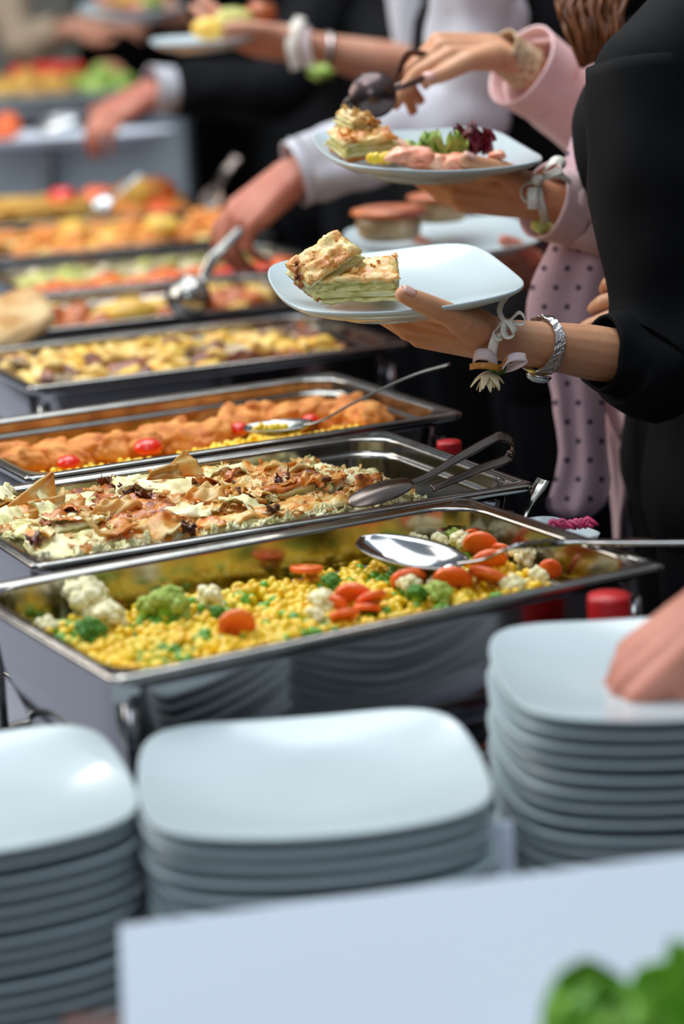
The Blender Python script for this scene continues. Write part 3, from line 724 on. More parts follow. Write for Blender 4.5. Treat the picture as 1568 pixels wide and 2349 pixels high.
for kd, px, py, r, rt, lab in br:
    add_floret(kd, vz(px, py + r * .4), r * 2 / 5546 * 2.1 * .95, euler(*rt), lab, 'broccoli florets in the vegetable pan')
fac = -R(62)
cs = [(543, 1432, 39, (fac, 0, .1), 'orange carrot disc facing out at the near edge, left of centre'), (703, 1305, 37, (R(-8), .05, 0), 'orange carrot slice lying flat at the far side of the sweetcorn'),
 (812, 1368, 42, (R(-50), .3, 0), 'carrot slice left of the ring with cauliflower'), (850, 1375, 34, (R(-35), -.4, 0), 'carrot slice overlapping its left neighbour in the middle'), (790, 1412, 32, (R(-30), .2, .5), 'carrot slice at the near wall under the overlapping ones'),
 (842, 1396, 30, (R(-20), .3, .5), 'carrot slice at the near wall right of the lowest one'), (1036, 1330, 43, (R(-48), .1, 0), 'large round carrot slice below the spoon neck'), (935, 1328, 40, (R(-40), -.2, 0), 'carrot ring holding a cauliflower floret'),
 (1102, 1250, 40, (R(-55), .3, 0), 'big carrot chunk behind the spoon neck'), (1120, 1288, 42, (R(-45), -.3, 0), 'carrot chunk under the spoon handle'), (1122, 1322, 46, (R(-25), .4, 0), 'carrot slice leaning right of the large round one'), (1150, 1262, 28, (R(-35), .4, 0), 'small carrot slice right of the big chunk at the back'),
 (1262, 1305, 26, (R(-60), .4, 0), 'small carrot slice at the right end of the vegetables'), (1233, 1262, 24, (R(-50), .4, 0), 'small carrot slice by the right wall'), (770, 1390, 26, (R(-60), .8, 0), 'small carrot slice tucked behind the near cauliflower'), (1080, 1232, 24, (R(-60), -.5, 0), 'small carrot slice at the far wall')]
for px, py, r, rt, lab in cs:
    carrot_slice(vz(px, py, .010 if r > 30 else .006), euler(*rt), r / 5546 * 2.1 / .0165 * 1.12, lab, 'carrot slices in the vegetable pan')
# big spoon in pan 1
tip, neck = Z(826, 1232, 1 - .006), Z(1066, 1296, 1 - .013)
ln = np.linalg.norm(neck - tip)
spoon('large polished serving spoon lying in the nearest vegetable pan', 'spoon', tip, neck, (-.10, -.04, .99), .060, .019,
      [Z(1110, 1283, 1 - .004), Z(1180, 1255, 1.012), S(1290, 1244, 2.18), S(1420, 1244, 2.15), S(1600, 1243, 2.10)], [.008, .0065, .006, .008, .011, .013], 'mirror_steel', ht=.003)

# ---------- pan 2: filo pie
PZ = 1 - .012
PH = R(26.1)
pp = []
rows = [(-.072, -.195, .085), (-.072, -.112, .08), (-.07, -.03, .082), (-.07, .052, .08), (-.068, .125, .066), (.005, -.185, .08), (.008, -.10, .084), (.005, -.015, .082), (.008, .07, .08), (.005, .145, .06), (.078, -.19, .078), (.08, -.11, .08), (.078, -.03, .08), (.08, .05, .078), (.076, .125, .07)]
desc = ['near left corner', 'near wall, second from the left', 'near wall, middle', 'near wall, second from the right', 'near wall beside the tongs', 'middle row at the left end', 'middle row, second from the left', 'centre of the pan', 'middle row, right of centre', 'middle row, right end', 'far wall at the left end', 'far wall, second from the left', 'far wall, middle', 'far wall, second from the right', 'far wall, right end']
for k, (v, u, wd) in enumerate(rows):
    z = -.050 + rnd.uniform(-.002, .004) + (.004 if v > 0 else 0) - (.004 if u > .12 else 0)
    rr = euler(rnd.uniform(-.16, .1) + (.12 if v > .05 else 0), rnd.uniform(-.13, .13), PH + rnd.uniform(-.25, .25))
    pie_piece(P2W(1, u, v, z), wd, .072, .036 + rnd.uniform(0, .006), rr, k * 3 + 1, 'flaky filo pie slice in the second pan, ' + desc[k], 'filo pie slices in the second pan', 'crust_brown' if k in (6, 11, 8) else 'cheese' if k in (0, 4, 5, 9, 12, 14) else 'crust', 12)
def in2(): return P2W(1, rnd.uniform(-.235, .165), rnd.uniform(-.115, .12), -.006 + rnd.uniform(-.006, .004))
tag(link('loose_filo_flakes', flakes(80, in2, .006, .018, .4), 'filo'), 'loose crisp filo flakes scattered over the pie in the second pan', 'pastry flakes', None, 'stuff')
tag(link('cheese_crumbs', join([xf(blob(.0065, .005, .0025, 2, .8, 2.6, k, .2, 5), rot_rand(), P2W(1, rnd.uniform(-.24, .17), rnd.choice((rnd.uniform(-.125, -.09), rnd.uniform(-.12, .12))), -.010 + rnd.uniform(-.006, .002))) for k in range(150)]), 'cheese'), 'crumbs of pale cheese filling along the near wall of the pie pan', 'crumbs', None, 'stuff')
for k in range(30):
    u, v = rnd.uniform(-.225, .15), rnd.uniform(-.10, .11); sz = rnd.uniform(.030, .062)
    tag(link('filo_leaf', xf(crumple_sheet(sz, sz * rnd.uniform(.5, .8), sz * .085, k + 60, .0006, 14, 12, .20, rnd.uniform(-1.8, 1.8), 3.2), euler(rnd.uniform(-.5, .2), rnd.uniform(-.3, .3), PH + rnd.uniform(-1.5, 1.5))), ('filo', 'cheese', 'crust', 'filo', 'crust_brown' if k % 10 == 4 else 'cheese')[k % 5], None, P2W(1, u, v, rnd.uniform(-.004, .004))), ('crumpled golden filo leaf lying loose on top of the pie', 'pale crumpled filo leaf lying loose on top of the pie')[k % 5 == 1 or k % 10 == 9], 'pastry', 'crumpled filo leaves on the pie')
def shard(label, pts, m, t=.0006, bump=.002, seed=0):
    """crisp sheet spanned by a triangle/quad of world points"""
    a, b, c, d = [np.asarray(p, float) for p in pts]; G = []
    for i in range(12):
        row = []
        for j in range(12):
            u, v = i / 11, j / 11; p = (a * (1 - u) + b * u) * (1 - v) + (d * (1 - u) + c * u) * v
            e = noise.noise(Vector((u * 3, v * 3, seed))) * bump * 3 + noise.noise(Vector((u * 11, v * 11, seed))) * bump
            row.append(p + nrm(np.cross(b - a, d - a)) * e + (b - a) * .05 * noise.noise(Vector((v * 6, seed, 1))) * (1 - v * .5))
        G.append(row)
    tag(link('filo_shard', solid_sheet(np.array(G), t), m), label, 'pastry', 'standing filo shards on the pie')
shard('large pointed filo shard standing at the far wall of the pie pan', [S(360, 1096, 2.42), S(470, 1092, 2.47), S(432, 1031, 2.47), S(420, 1033, 2.46)], 'filo', seed=1)
shard('pale curled filo shard left of the tall pointed one', [S(335, 1100, 2.41), S(425, 1098, 2.44), S(402, 1062, 2.44), S(352, 1076, 2.42)], 'filo', seed=7)
shard('triangular filo shard standing at the left end of the pie pan', [S(8, 1165, 2.40), S(132, 1145, 2.43), S(122, 1082, 2.43), S(112, 1083, 2.43)], 'filo', seed=3)
shard('translucent filo sheet leaning in front of the left triangular shard', [S(66, 1190, 2.37), S(150, 1185, 2.40), S(148, 1135, 2.41), S(64, 1150, 2.38)], 'filo', seed=4)
shard('browned filo sheet lifted beside the tongs', [S(815, 1125, 2.40), S(880, 1120, 2.42), S(876, 1086, 2.43), S(812, 1092, 2.41)], 'crust_brown', seed=5)
shard('golden filo sheet curling over the middle of the pie', [S(200, 1182, 2.36), S(330, 1170, 2.40), S(300, 1140, 2.41), S(235, 1150, 2.39)], 'filo', seed=6, bump=.004)
shard('honey coloured filo sheet right of the middle of the pie', [S(420, 1140, 2.38), S(520, 1150, 2.41), S(500, 1108, 2.43), S(445, 1112, 2.41)], 'filo', seed=8, bump=.004)
shard('pale wide filo sheet near the right end of the pie', [S(690, 1105, 2.42), S(745, 1112, 2.43), S(735, 1094, 2.45), S(690, 1092, 2.44)], 'filo', seed=9, bump=.003)
for q, (px, py, r, lab) in enumerate([(290, 1128, .020, 'darkest burnt patch of filo at the far left of the pie'), (330, 1142, .012, 'burnt filo flake right of the darkest patch'), (742, 1106, .010, 'burnt filo flake near the tongs end of the pie'), (650, 1103, .012, 'brown curled filo rim right of the middle'), (78, 1240, .012, 'burnt filo crumb at the near left corner'), (428, 1214, .009, 'burnt filo crumb at the near wall'), (560, 1140, .014, 'browned filo edge in the centre of the pie'), (240, 1108, .016, 'toasted filo curl at the far wall left'), (632, 1170, .008, 'dark filo crumb by the near wall right of centre')]):
    tag(link('burnt_filo_flake', xf(crumple_sheet(1, .7, .22, q + 20, .04, 9, 8, .3, 2.2), euler(-.5, .2, q)), 'burnt' if q not in (6, 7) else 'crust_brown', None, Z(px, py, PZ + .012)), lab, 'pastry', 'burnt filo flakes on the pie')
    bpy.data.objects[-1] if 0 else None
for o in COL.objects:
    if o.name.startswith('burnt_filo_flake'): o.scale = (.018,) * 3
# tongs in pan 2
tg = empty('serving_tongs', 'steel spring tongs resting on the filo pie pan', 'tongs', S(1150, 1012, 2.42))
def tongs_arm(name, pts, wd, m, side, parent, t=.0016):
    V, Fc = strip(np.array(pts), wd, t, side, 46, 5); link(name, (local(parent, V), Fc), m, parent)
sd = np.array([0.05, .55, .83])
tongs_arm('upper_arm', [S(1172, 1040, 2.44), S(1178, 1018, 2.43), S(1160, 1004, 2.42), S(1135, 1005, 2.41), S(1060, 1045, 2.40), S(985, 1090, 2.385), S(935, 1110, 2.375), S(905, 1122, 2.37)], [.010, .010, .010, .010, .009, .007, .006, .010], 'brown_steel', sd, tg)
tongs_arm('lower_arm', [S(1172, 1040, 2.44), S(1160, 1054, 2.435), S(1110, 1072, 2.43), S(1050, 1097, 2.425), S(990, 1122, 2.42)], [.010, .010, .009, .008, .008], 'brown_steel', sd, tg)
V, Fc = bowl_sheet(.068, .026, -.006); X = nrm(S(930, 1112, 2.37) - S(795, 1156, 2.36)); N = nrm(np.array([-.1, -.55, .8])); N = nrm(N - X * (N @ X)); Y = np.cross(N, X)
link('tongs_spoon', (local(tg, S(798, 1155, 2.36) + V[:, :1] * X + V[:, 1:2] * Y + V[:, 2:] * N), Fc), 'brown_steel', tg)
link('rivet', (local(tg, xf((ico(1)[0] * .004, ico(1)[1]), t=S(1172, 1040, 2.438))[0]), ico(1)[1]), 'brown_steel', tg)

# ---------- pan 3: nuggets, tomatoes, corn
NUG = [mesh_from(*blob(.034, .021, .014, 3, .22, 1.5, s + 40, .05, 8), 'nugget') for s in range(4)]
nz = 1 - .026
nugs = [(12, 1042), (70, 1048), (112, 1036), (150, 1040), (190, 1026), (232, 1022), (275, 1012), (318, 1010), (365, 998), (402, 992), (440, 996), (480, 990), (530, 962), (575, 952), (610, 944), (655, 950), (700, 942), (745, 938), (790, 938), (835, 944), (860, 952), (340, 1028), (420, 1010), (60, 1066), (120, 1058), (200, 1044), (560, 968), (640, 966), (770, 958), (820, 962)]
for k, (px, py) in enumerate(nugs):
    o = link('breaded_nugget', NUG[k % 4], 'nugget', None, Z(px, py + 10, nz - (.0 if k < 21 else .012)), (rnd.uniform(-.4, .4), rnd.uniform(-.4, .4), rnd.uniform(0, 6.28)))
    o.scale = (1, 1, 1.15)
    tag(o, 'golden breaded nugget in the row along the third pan' if k < 21 else 'golden breaded nugget tucked in front of the row in the third pan', 'nugget', 'breaded nuggets in the third pan, ' + ('back row' if k < 21 else 'front'))
def tomato(px, py, r, lab):
    o = empty('tomato_half', lab, 'tomato', Z(px, py + r * .5, 1 - .028), (0, 0, 0), 'tomatoes in the third pan')
    a = [(0, 0), (.7, .0), (.96, .12), (1, .3), (.93, .6), (.7, .85), (.4, .97), (0, 1)]
    link('tomato_skin', (lambda vf: (vf[0] * r / 5546 * 2.8, vf[1]))(lathe([(x, z) for x, z in a], 28)), 'tomato', o)
for px, py, r, lab in [(340, 1022, 33, 'shiny red tomato half at the near wall among the corn'), (158, 1058, 27, 'red tomato half at the left of the third pan'), (548, 980, 24, 'red tomato half left of the spoon bowl'), (712, 960, 22, 'red tomato half behind the spoon handle')]: tomato(px, py, r, lab)
parts = []
for k in range(900):
    u = rnd.uniform(-.225, .225); v = rnd.uniform(-.125, -.03 + .02 * math.sin(u * 30)); 
    parts.append(xf((np.array(blob(.0047, .004, .0036, 1, .1, 1.4, 2)[0]), ico(1)[1]), rot_rand(), P2W(2, u, v, -.031 + .008 * noise.noise(Vector((u * 16, v * 16, 1))) + rnd.uniform(0, .005))))
G = mound(2, lambda u, v: -.046, .225, .126, None, None, None, None, 12, 10)
tag(link('corn_strip', join(parts + [solid_sheet(G, .002)]), 'corn'), 'strip of yellow sweetcorn along the near wall of the third pan', 'sweetcorn', None, 'stuff')
tag(link('herb_bits', join([xf(blob(.004, .003, .002, 0, .3, 2, k), rot_rand(), P2W(2, rnd.uniform(-.22, .2), rnd.uniform(-.12, -.04), -.030)) for k in range(90)]), 'pea'), 'bits of green herbs sprinkled on the sweetcorn of the third pan', 'herbs', None, 'stuff')
spoon('long steel spoon resting across the third pan with corn in its bowl', 'spoon', S(560, 978, 2.76), S(716, 972, 2.72), (-.05, -.06, .99), .050, .012,
      [S(735, 966, 2.71), S(800, 930, 2.70), S(880, 890, 2.69), S(960, 856, 2.68), S(1030, 836, 2.67)], [.012, .009, .008, .010, .013, .015], 'steel', ht=.0025)
tag(link('spooned_corn', join([xf((np.array(blob(.0046, .004, .0036, 1, .1, 1.4, 2)[0]), ico(1)[1]), rot_rand(), S(575 + rnd.uniform(0, 80), 980 + rnd.uniform(-4, 10), 2.735)) for k in range(26)]), 'corn'), 'sweetcorn held in the bowl of the spoon across the third pan', 'sweetcorn', None, 'stuff')

# ---------- pan 4: potato, meat, mushrooms
POT = [mesh_from(*blob(.024, .015, .011, 2, .25, 1.6, s + 60, .06, 5, .8), 'potato') for s in range(4)]
MEA = [mesh_from(*blob(.026, .013, .007, 2, .35, 2.0, s + 70, .1, 5, .85), 'meat') for s in range(4)]
MUS = [mesh_from(*blob(.020, .014, .006, 2, .3, 2.2, s + 80, .08, 5, .8), 'mushroom') for s in range(4)]
def heap(i, n, kinds, ztop, spread_u=.215, spread_v=.12, mound_h=.012, sc=1.0, where='', seed=5, ulo=None):
    r = random.Random(seed)
    for k in range(n):
        u = r.uniform(-spread_u if ulo is None else ulo, spread_u); v = r.uniform(-spread_v, spread_v); z = ztop + mound_h * (1 - (v / spread_v) ** 2) * r.random() + .006 * noise.noise(Vector((u * 12, v * 12, seed)))
        nm, ms, m, lab, cat = kinds[k % len(kinds)]
        o = link(nm, ms[r.randrange(len(ms))], m, None, P2W(i, u, v, z), (r.uniform(-.6, .6), r.uniform(-.6, .6), r.uniform(0, 6.28))); o.scale = (sc,) * 3
        tag(o, lab + ' ' + where, cat, nm.replace('_', ' ') + 's ' + where)
G = mound(3, lambda u, v: -.040, .226, .127, None, None, None, None, 12, 10)
heap(3, 230, [('potato_piece', POT, 'potato', 'pale golden potato piece', 'potato'), ('meat_strip', MEA, 'meat', 'browned strip of meat', 'meat'), ('mushroom_slice', MUS, 'mush', 'grey-brown mushroom slice', 'mushroom'), ('meat_strip', MEA, 'meat', 'browned strip of meat', 'meat'), ('potato_piece', POT, 'potato', 'pale golden potato piece', 'potato'), ('mushroom_slice', MUS, 'mush', 'grey-brown mushroom slice', 'mushroom'), ('omelette_strip', POT, 'egg', 'yellow omelette piece', 'egg')], -.029, where='heaped in the fourth pan', seed=6, mound_h=.022, sc=1.15)
tag(link('gravy_base', solid_sheet(G, .004), 'meat'), 'brown juices under the potato and mushrooms of the fourth pan', 'gravy', None, 'stuff')
# ---------- pan 5: roast potatoes, pita
ROP = [mesh_from(*blob(.030, .024, .020, 2, .12, 1.3, s + 90, .04, 4), 'roast') for s in range(3)]
heap(4, 44, [('roast_potato', ROP, 'potato', 'roast potato', 'potato'), ('roast_piece', ROP, 'bun_top', 'browned roast piece', 'roast')], -.030, where='in the fifth pan', seed=8, sc=1.0)
G = mound(4, lambda u, v: -.045, .226, .127, None, None, None, None, 10, 10); tag(link('roasting_juice', solid_sheet(G, .004), 'meat'), 'dark roasting juice in the fifth pan', 'gravy', None, 'stuff')
def slab(w, d, h, seed, rr=.3): return blob(w / 2, d / 2, h / 2, 3, .1, 1.5, seed, .03, 6, .7)
o = link('pita_bread', slab(.13, .10, .03, 3), 'bread', None, S(15, 742, 3.42), (.5, -.3, .4)); tag(o, 'folded pale pita bread at the far left edge behind the fourth pan', 'bread')
o = link('golden_potato', ROP[0], 'egg', None, S(298, 714, 3.60), (0, .1, .3)); o.scale = (1.25, 1.1, 1.0); tag(o, 'largest golden potato on top of the fifth pan', 'potato')
# ladle held by the white-shirted guest is built with that guest
# ---------- pan 6: peppers and grilled vegetables
heap(5, 60, [('pepper_piece', ROP, 'pepper', 'orange pepper piece', 'pepper'), ('potato_piece', POT, 'nugget', 'golden potato piece', 'potato')], -.026, where='along the near half of the sixth pan', seed=12, spread_v=.055)
for o in COL.objects:
    if o.get('group', '').endswith('along the near half of the sixth pan'):
        c, s = math.cos(PANS[5][2]), math.sin(PANS[5][2]); o.location.x += .065 * s; o.location.y -= .065 * c
heap(5, 60, [('courgette_slice', MUS, 'zucchini', 'yellow-green courgette slice', 'courgette'), ('onion_slice', MUS, 'onion', 'pale onion slice', 'onion')], -.022, where='along the far half of the sixth pan', seed=13, spread_v=.06, sc=1.5)
for o in COL.objects:
    if o.get('group', '').endswith('along the far half of the sixth pan'):
        c, s = math.cos(PANS[5][2]), math.sin(PANS[5][2]); o.location.x -= .055 * s; o.location.y += .055 * c
G = mound(5, lambda u, v: -.042, .226, .127, None, None, None, None, 10, 10); tag(link('pepper_sauce', solid_sheet(G, .004), 'bun_top'), 'orange sauce under the peppers of the sixth pan', 'sauce', None, 'stuff')
o = link('tomato_half', blob(.034, .028, .018, 2, .06, 1.5, 4), 'tomato', None, S(105, 676, 3.93)); tag(o, 'red tomato pieces at the near left of the sixth pan', 'tomato')
for q, px in enumerate((540, 585)):
    tag(link('red_pepper_strip', blob(.036, .018, .012, 2, .15, 1.5, 5 + q), 'tomato', None, S(px, 625, 4.0)), 'red pepper strip at the right end of the sixth pan, %s one' % ('left', 'right')[q], 'pepper', 'red pepper strips')
# ---------- pans 7 and 8
heap(6, 80, [('orange_fritter', ROP, 'nugget', 'orange fritter', 'fritter'), ('orange_fritter', ROP, 'nugget', 'orange fritter', 'fritter'), ('yellow_fritter', ROP, 'egg', 'yellow fritter', 'fritter'), ('potato_piece', POT, 'potato', 'golden potato piece', 'potato')], -.018, where='in the seventh pan', seed=15, sc=1.2, mound_h=.03)
G = mound(6, lambda u, v: -.035, .226, .127, None, None, None, None, 10, 10); tag(link('fritter_sauce', solid_sheet(G, .004), 'bun_top'), 'orange sauce under the fritters of the seventh pan', 'sauce', None, 'stuff')
for k in range(10):
    if k % 5 > 2: continue
    u, v = -.19 + (k % 5) * .09, -.06 + (k // 5) * .12
    o = empty('bake_slice', 'golden layered bake slice in the eighth pan, %s row, %s' % (('near', 'far')[k // 5], ('first', 'second', 'third', 'fourth', 'fifth')[k % 5] + ' from the left'), 'bake', P2W(7, u, v, -.045), (0, 0, PANS[7][2]), 'bake slices in the eighth pan')
    link('bake_base', layered_block(.082, .11, .03, k + 5), 'casserole', o); link('green_layer', xf(layered_block(.084, .112, .010, k + 3), t=(0, 0, .03)), 'greenlayer', o); link('bake_top', xf(layered_block(.082, .11, .030, k), t=(0, 0, .04)), 'casserole', o)

heap(7, 26, [('orange_fritter', ROP, 'nugget', 'orange fritter', 'fritter'), ('orange_fritter', ROP, 'pepper', 'orange fritter', 'fritter'), ('yellow_fritter', ROP, 'egg', 'yellow fritter', 'fritter')], -.018, where='at the right end of the eighth pan', seed=19, sc=1.3, mound_h=.05, ulo=.06)
tag(link('garnish_tomato', blob(.03, .025, .02, 2, .1, 2, 3), 'tomato', None, P2W(7, -.02, -.02, .03)), 'small tomato garnish among the bake slices of the eighth pan', 'tomato')
for q, (px, py, d, h, lab) in enumerate([(1396, 1395, 2.035, .10, 'tall red tin standing at the table edge beyond the right end of the vegetable pan'), (1030, 1045, 2.66, .12, 'tall red tin standing beyond the right end of the filo pie pan')]):
    c = S(px, py, d); topz = S(px, (1362, 1010)[q], d)[2]; hh = topz - TABLE
    tr_ = (.80, .60)[q]; o = empty('red_tin', lab, 'tin', (c[0], c[1], TABLE))
    link('tin_body', lathe([(0, .001), (.0215 * tr_, .001), (.0228 * tr_, .003), (.0228 * tr_, hh - .003), (.0215 * tr_, hh), (0, hh)], 32), 'red', o)
    link('printed_band', lathe([(.0229 * tr_, hh - .055), (.0232 * tr_, hh - .055), (.0232 * tr_, hh - .050), (.0229 * tr_, hh - .050)], 32), 'print', o)

# ---------- far end: trays, platters, more food
def oval_platter(loc, a, b, m, label, name='serving_platter'):
    prof = [(0, .004), (.7, .004), (.82, .010), (1, .022), (1.01, .020), (.84, .006), (.7, 0), (0, 0)]
    V, Fc = lathe(prof, 40); V = V * np.array([a, b, 1.0])
    return tag(link(name, (V, Fc), m, None, loc), label, 'platter')
def stand(loc, h, label):
    o = empty('display_stand', label, 'stand', loc)
    link('post', lathe([(0, 0), (.07, 0), (.07, .006), (.02, .014), (.012, .03), (.012, h - .02), (.03, h), (0, h)], 24), 'steel', o); return o
def pile(c, n, ms, m, sx, sy, sz, nm, lab, cat, sc, seed, rot=0):
    r = random.Random(seed)
    for k in range(n):
        a = r.uniform(0, 6.28); q = math.sqrt(r.random())
        o = link(nm, ms[r.randrange(len(ms))], m, None, np.array(c) + np.array([math.cos(a) * q * sx, math.sin(a) * q * sy, sz * (1 - q) * r.random()]), (r.uniform(-.5, .5), r.uniform(-.5, .5), r.uniform(0, 6.28))); o.scale = (sc,) * 3
        tag(o, lab, cat, nm.replace('_', ' ') + 's ' + ' '.join(lab.split()[-4:]))
c = S(150, 225, 6.15); oval_platter(c, .30, .17, 'porcelain', 'large white oval platter of salad at the far end of the buffet')
rz = empty('riser_box', 'grey-blue cloth covered riser box under the far salad platter', 'riser', (c[0], c[1], TABLE)); link('box_cover', box(0, 0, (c[2] - TABLE - .002) / 2, .62, .26, c[2] - TABLE - .002, .01), 'greycloth', rz, smooth=False)
pile(c + [-.08, -.04, .03], 16, ROP, 'casserole', .12, .08, .03, 'melon_slice', 'pale yellow melon slice on the far salad platter', 'fruit', 1.3, 1)
pile(c + [.08, -.02, .03], 10, ROP, 'lettuce', .08, .07, .03, 'lettuce_bunch', 'pale green lettuce bunch on the far salad platter', 'lettuce', 1.4, 2)
pile(c + [-.06, .06, .06], 6, ROP, 'tomato', .08, .04, .02, 'tomato_wedge', 'red tomato wedge on the far salad platter', 'tomato', 1.2, 3)
pile(c + [.10, .05, .05], 6, ROP, 'salmon', .05, .04, .02, 'melon_wedge', 'orange melon wedge on the far salad platter', 'fruit', 1.2, 4)
c = S(110, 330, 5.35); oval_platter(c, .28, .11, 'paper', 'long white platter under the far serving tongs')
stand((c[0], c[1], TABLE), c[2] - TABLE - .001, 'steel post stand under the long white platter')
pile(c + [-.10, 0, .03], 5, ROP, 'pepper', .05, .04, .03, 'orange_croquette', 'orange croquette on the far white platter', 'croquette', 1.3, 5)
c = S(60, 250, 5.9)
gl = link('steel_tray', (lambda vf: (vf[0] * np.array([.95, .8, .5]), vf[1]))(pan_mesh(.065)), 'mirror_steel', None, c + [.03, .1, 0], (0, 0, .2)); tag(gl, 'shiny steel tray at the far left behind the white platter', 'tray')
stand((c[0] + .03, c[1] + .1, TABLE), c[2] - .034 - TABLE, 'steel post stand under the shiny far tray')
spoon('far steel serving spoon shining on the white platter', 'spoon', S(80, 290, 5.2), S(180, 268, 5.15), (.0, -.5, .85), .075, -.016, [S(210, 260, 5.1), S(260, 258, 5.0), S(300, 262, 4.9)], [.02, .015, .012, .015], 'bright_steel')
spoon('steel spoon with a round shining bowl over the seventh pan', 'spoon', S(208, 492, 4.40), S(258, 456, 4.38), (-.1, -.62, .78), .052, -.018, [S(275, 440, 4.36), S(320, 400, 4.36)], [.012, .01, .014], 'bright_steel')
spoon('tall steel spatula handle leaning at the right of the sixth pan', 'spatula', S(470, 480, 4.2), S(500, 430, 4.2), (0, -.7, .6), .035, .004, [S(515, 400, 4.3), S(545, 360, 4.32)], [.02, .018, .022], 'brown_steel', name='steel_spatula')
# white bowl with red cabbage behind the right end of pan 1
wb = S(1222, 1212, 2.36)
V, Fc = loft([rrect(.07, .07, .02, -.04, 5), rrect(.105, .105, .02, 0, 5), rrect(.10, .10, .02, 0, 5), rrect(.066, .066, .02, -.036, 5)])
tag(link('salad_bowl', (V, Fc), 'porcelain', None, (wb[0], wb[1], wb[2] - .004), (0, 0, .5)), 'small white square bowl behind the right corner of the vegetable pan', 'bowl')
bs = empty('bowl_riser', 'black riser block under the small white bowl', 'riser', (wb[0], wb[1], TABLE)); link('riser_block', box(0, 0, (wb[2] - .044 - TABLE) / 2, .07, .07, wb[2] - .045 - TABLE - .001, .003), 'black', bs, smooth=False)
for k in range(14):
    px = 1255 + k * 6.5; p = S(px, 1212 + rnd.uniform(-6, 6), 2.33)
    tag(link('cabbage_shred', tube([p, p + [.006, .004, rnd.uniform(.002, .006)], p + [.014, rnd.uniform(-.004, .004), .001]], [.002, .003, .0015], 6, 7), 'cabbage'), 'magenta shred of red cabbage in the small white bowl', 'cabbage', 'red cabbage shreds')
spoon('steel spoon standing upright behind the corner of the pie pan', 'spoon', S(1188, 1230, 2.42), S(1203, 1190, 2.43), (-.3, -.9, .2), .02, .004, [S(1212, 1165, 2.43), S(1232, 1125, 2.44), S(1246, 1100, 2.45)], [.005, .005, .008, .016, .014], 'steel', ht=.002)
# lettuce in the foreground
lt = S(1480, 2440, 1.34)
bw = tag(link('lettuce_bowl', xf(lathe([(0, -.05), (.05, -.05), (.085, -.02), (.1, 0), (.097, 0), (.08, -.018), (.048, -.045), (0, -.045)], 40)), 'porcelain', None, (lt[0], lt[1], zb + .0505)), 'white bowl of lettuce at the bottom right corner', 'bowl')
for k in range(14):
    a = k * .9; me = leaf('leaf', None, .058 + .02 * rnd.random(), k, .5, .2)
    o = link('lettuce_leaf', me, 'lettuce_dark', None, (lt[0] + math.cos(a) * .03, lt[1] + math.sin(a) * .03 + .01, zb + .035), (R(40 + rnd.uniform(-25, 25)), rnd.uniform(-.4, .4), a + PI / 2 + PI))
    tag(o, 'bright green lettuce leaf in the bottom right bowl', 'lettuce', 'lettuce leaves in the bottom right bowl')
# ------------------------------------------------------------------ people
def v3(*a): return np.array(a, float)
def hand_caps(W, X, D, side, sc=1.0, curl=None, thumb=None, spread=(.10, .03, -.05, -.14), elbow=None, wr=.0185, er=.034, lift=(0, 0, 0, 0)):
    """capsules of a hand with five fingers. X: towards the fingers, D: back of the hand, side: +1 left, -1 right"""
    X = nrm(X); D = nrm(D - X * (np.asarray(D, float) @ X)); Y = np.cross(X, D) * side
    W = np.asarray(W, float)
    L = lambda x, y, z: W + (X * x + Y * y + D * z) * sc
    caps = []; tips = []
    bases = [(.088, .026, .0), (.091, .008, .002), (.086, -.010, .001), (.078, -.026, -.002)]
    ph = [(.044, .026, .021), (.048, .030, .022), (.045, .028, .021), (.035, .021, .019)]
    rr = [(.0100, .0088, .0080, .0064), (.0102, .0090, .0080, .0065), (.0098, .0084, .0076, .0062), (.0086, .0074, .0066, .0055)]
    curl = curl or [(.3, .4, .25)] * 4
    for i in range(4):
        bx, by, bz = bases[i]
        caps.append((L(.004, by * .62, 0), .0150 * sc, L(bx, by, bz), rr[i][0] * 1.12 * sc))
        caps.append((L(.015, by * .7, -.006), .0135 * sc, L(bx - .006, by, bz - .006), rr[i][0] * 1.05 * sc))
        p = L(bx, by, bz); a = -lift[i]; Xs = nrm(X + Y * spread[i])
        for j in range(3):
            a += curl[i][j]; q = p + (Xs * math.cos(a) - D * math.sin(a)) * ph[i][j] * sc
            caps.append((p, rr[i][j] * sc, q, rr[i][j + 1] * sc)); p0 = p; p = q
        tips.append((p, nrm(p - p0), nrm(Xs * math.sin(a) + D * math.cos(a)), rr[i][3] * sc))
    th = thumb or [(.024, .026, -.014), (.056, .046, -.022), (.084, .054, -.020), (.108, .054, -.012)]
    tp = [L(*q) if len(q) == 3 and not isinstance(q, np.ndarray) else q for q in th]
    tr = [.0165, .0120, .0104, .0086]
    for j in range(3): caps.append((tp[j], tr[j] * sc, tp[j + 1], tr[j + 1] * sc))
    caps.append((L(.006, .014, -.004), .0155 * sc, tp[0] * .4 + tp[1] * .6, .0145 * sc))      # thenar
    caps.append((L(.010, -.020, -.007), .0130 * sc, L(.060, -.026, -.006), .0120 * sc))       # heel of the hand
    caps.append((tp[1], .0110 * sc, L(.070, .022, -.004), .0100 * sc))                       # web
    tips.append((tp[3], nrm(tp[3] - tp[2]), None, tr[3] * sc))
    for s in (-1, 1):
        w0 = L(0, s * .0085, 0)
        if elbow is not None:
            E = np.asarray(elbow, float); mid = w0 * .45 + E * .55
            caps.append((L(.012, s * .012, -.001), .0170 * sc, w0 + (E - w0) * .12, wr * sc)); caps.append((w0 + (E - w0) * .12, wr * sc, mid, er * .95)); caps.append((mid, er * .95, E, er))
    return caps, tips, (X, Y, D)
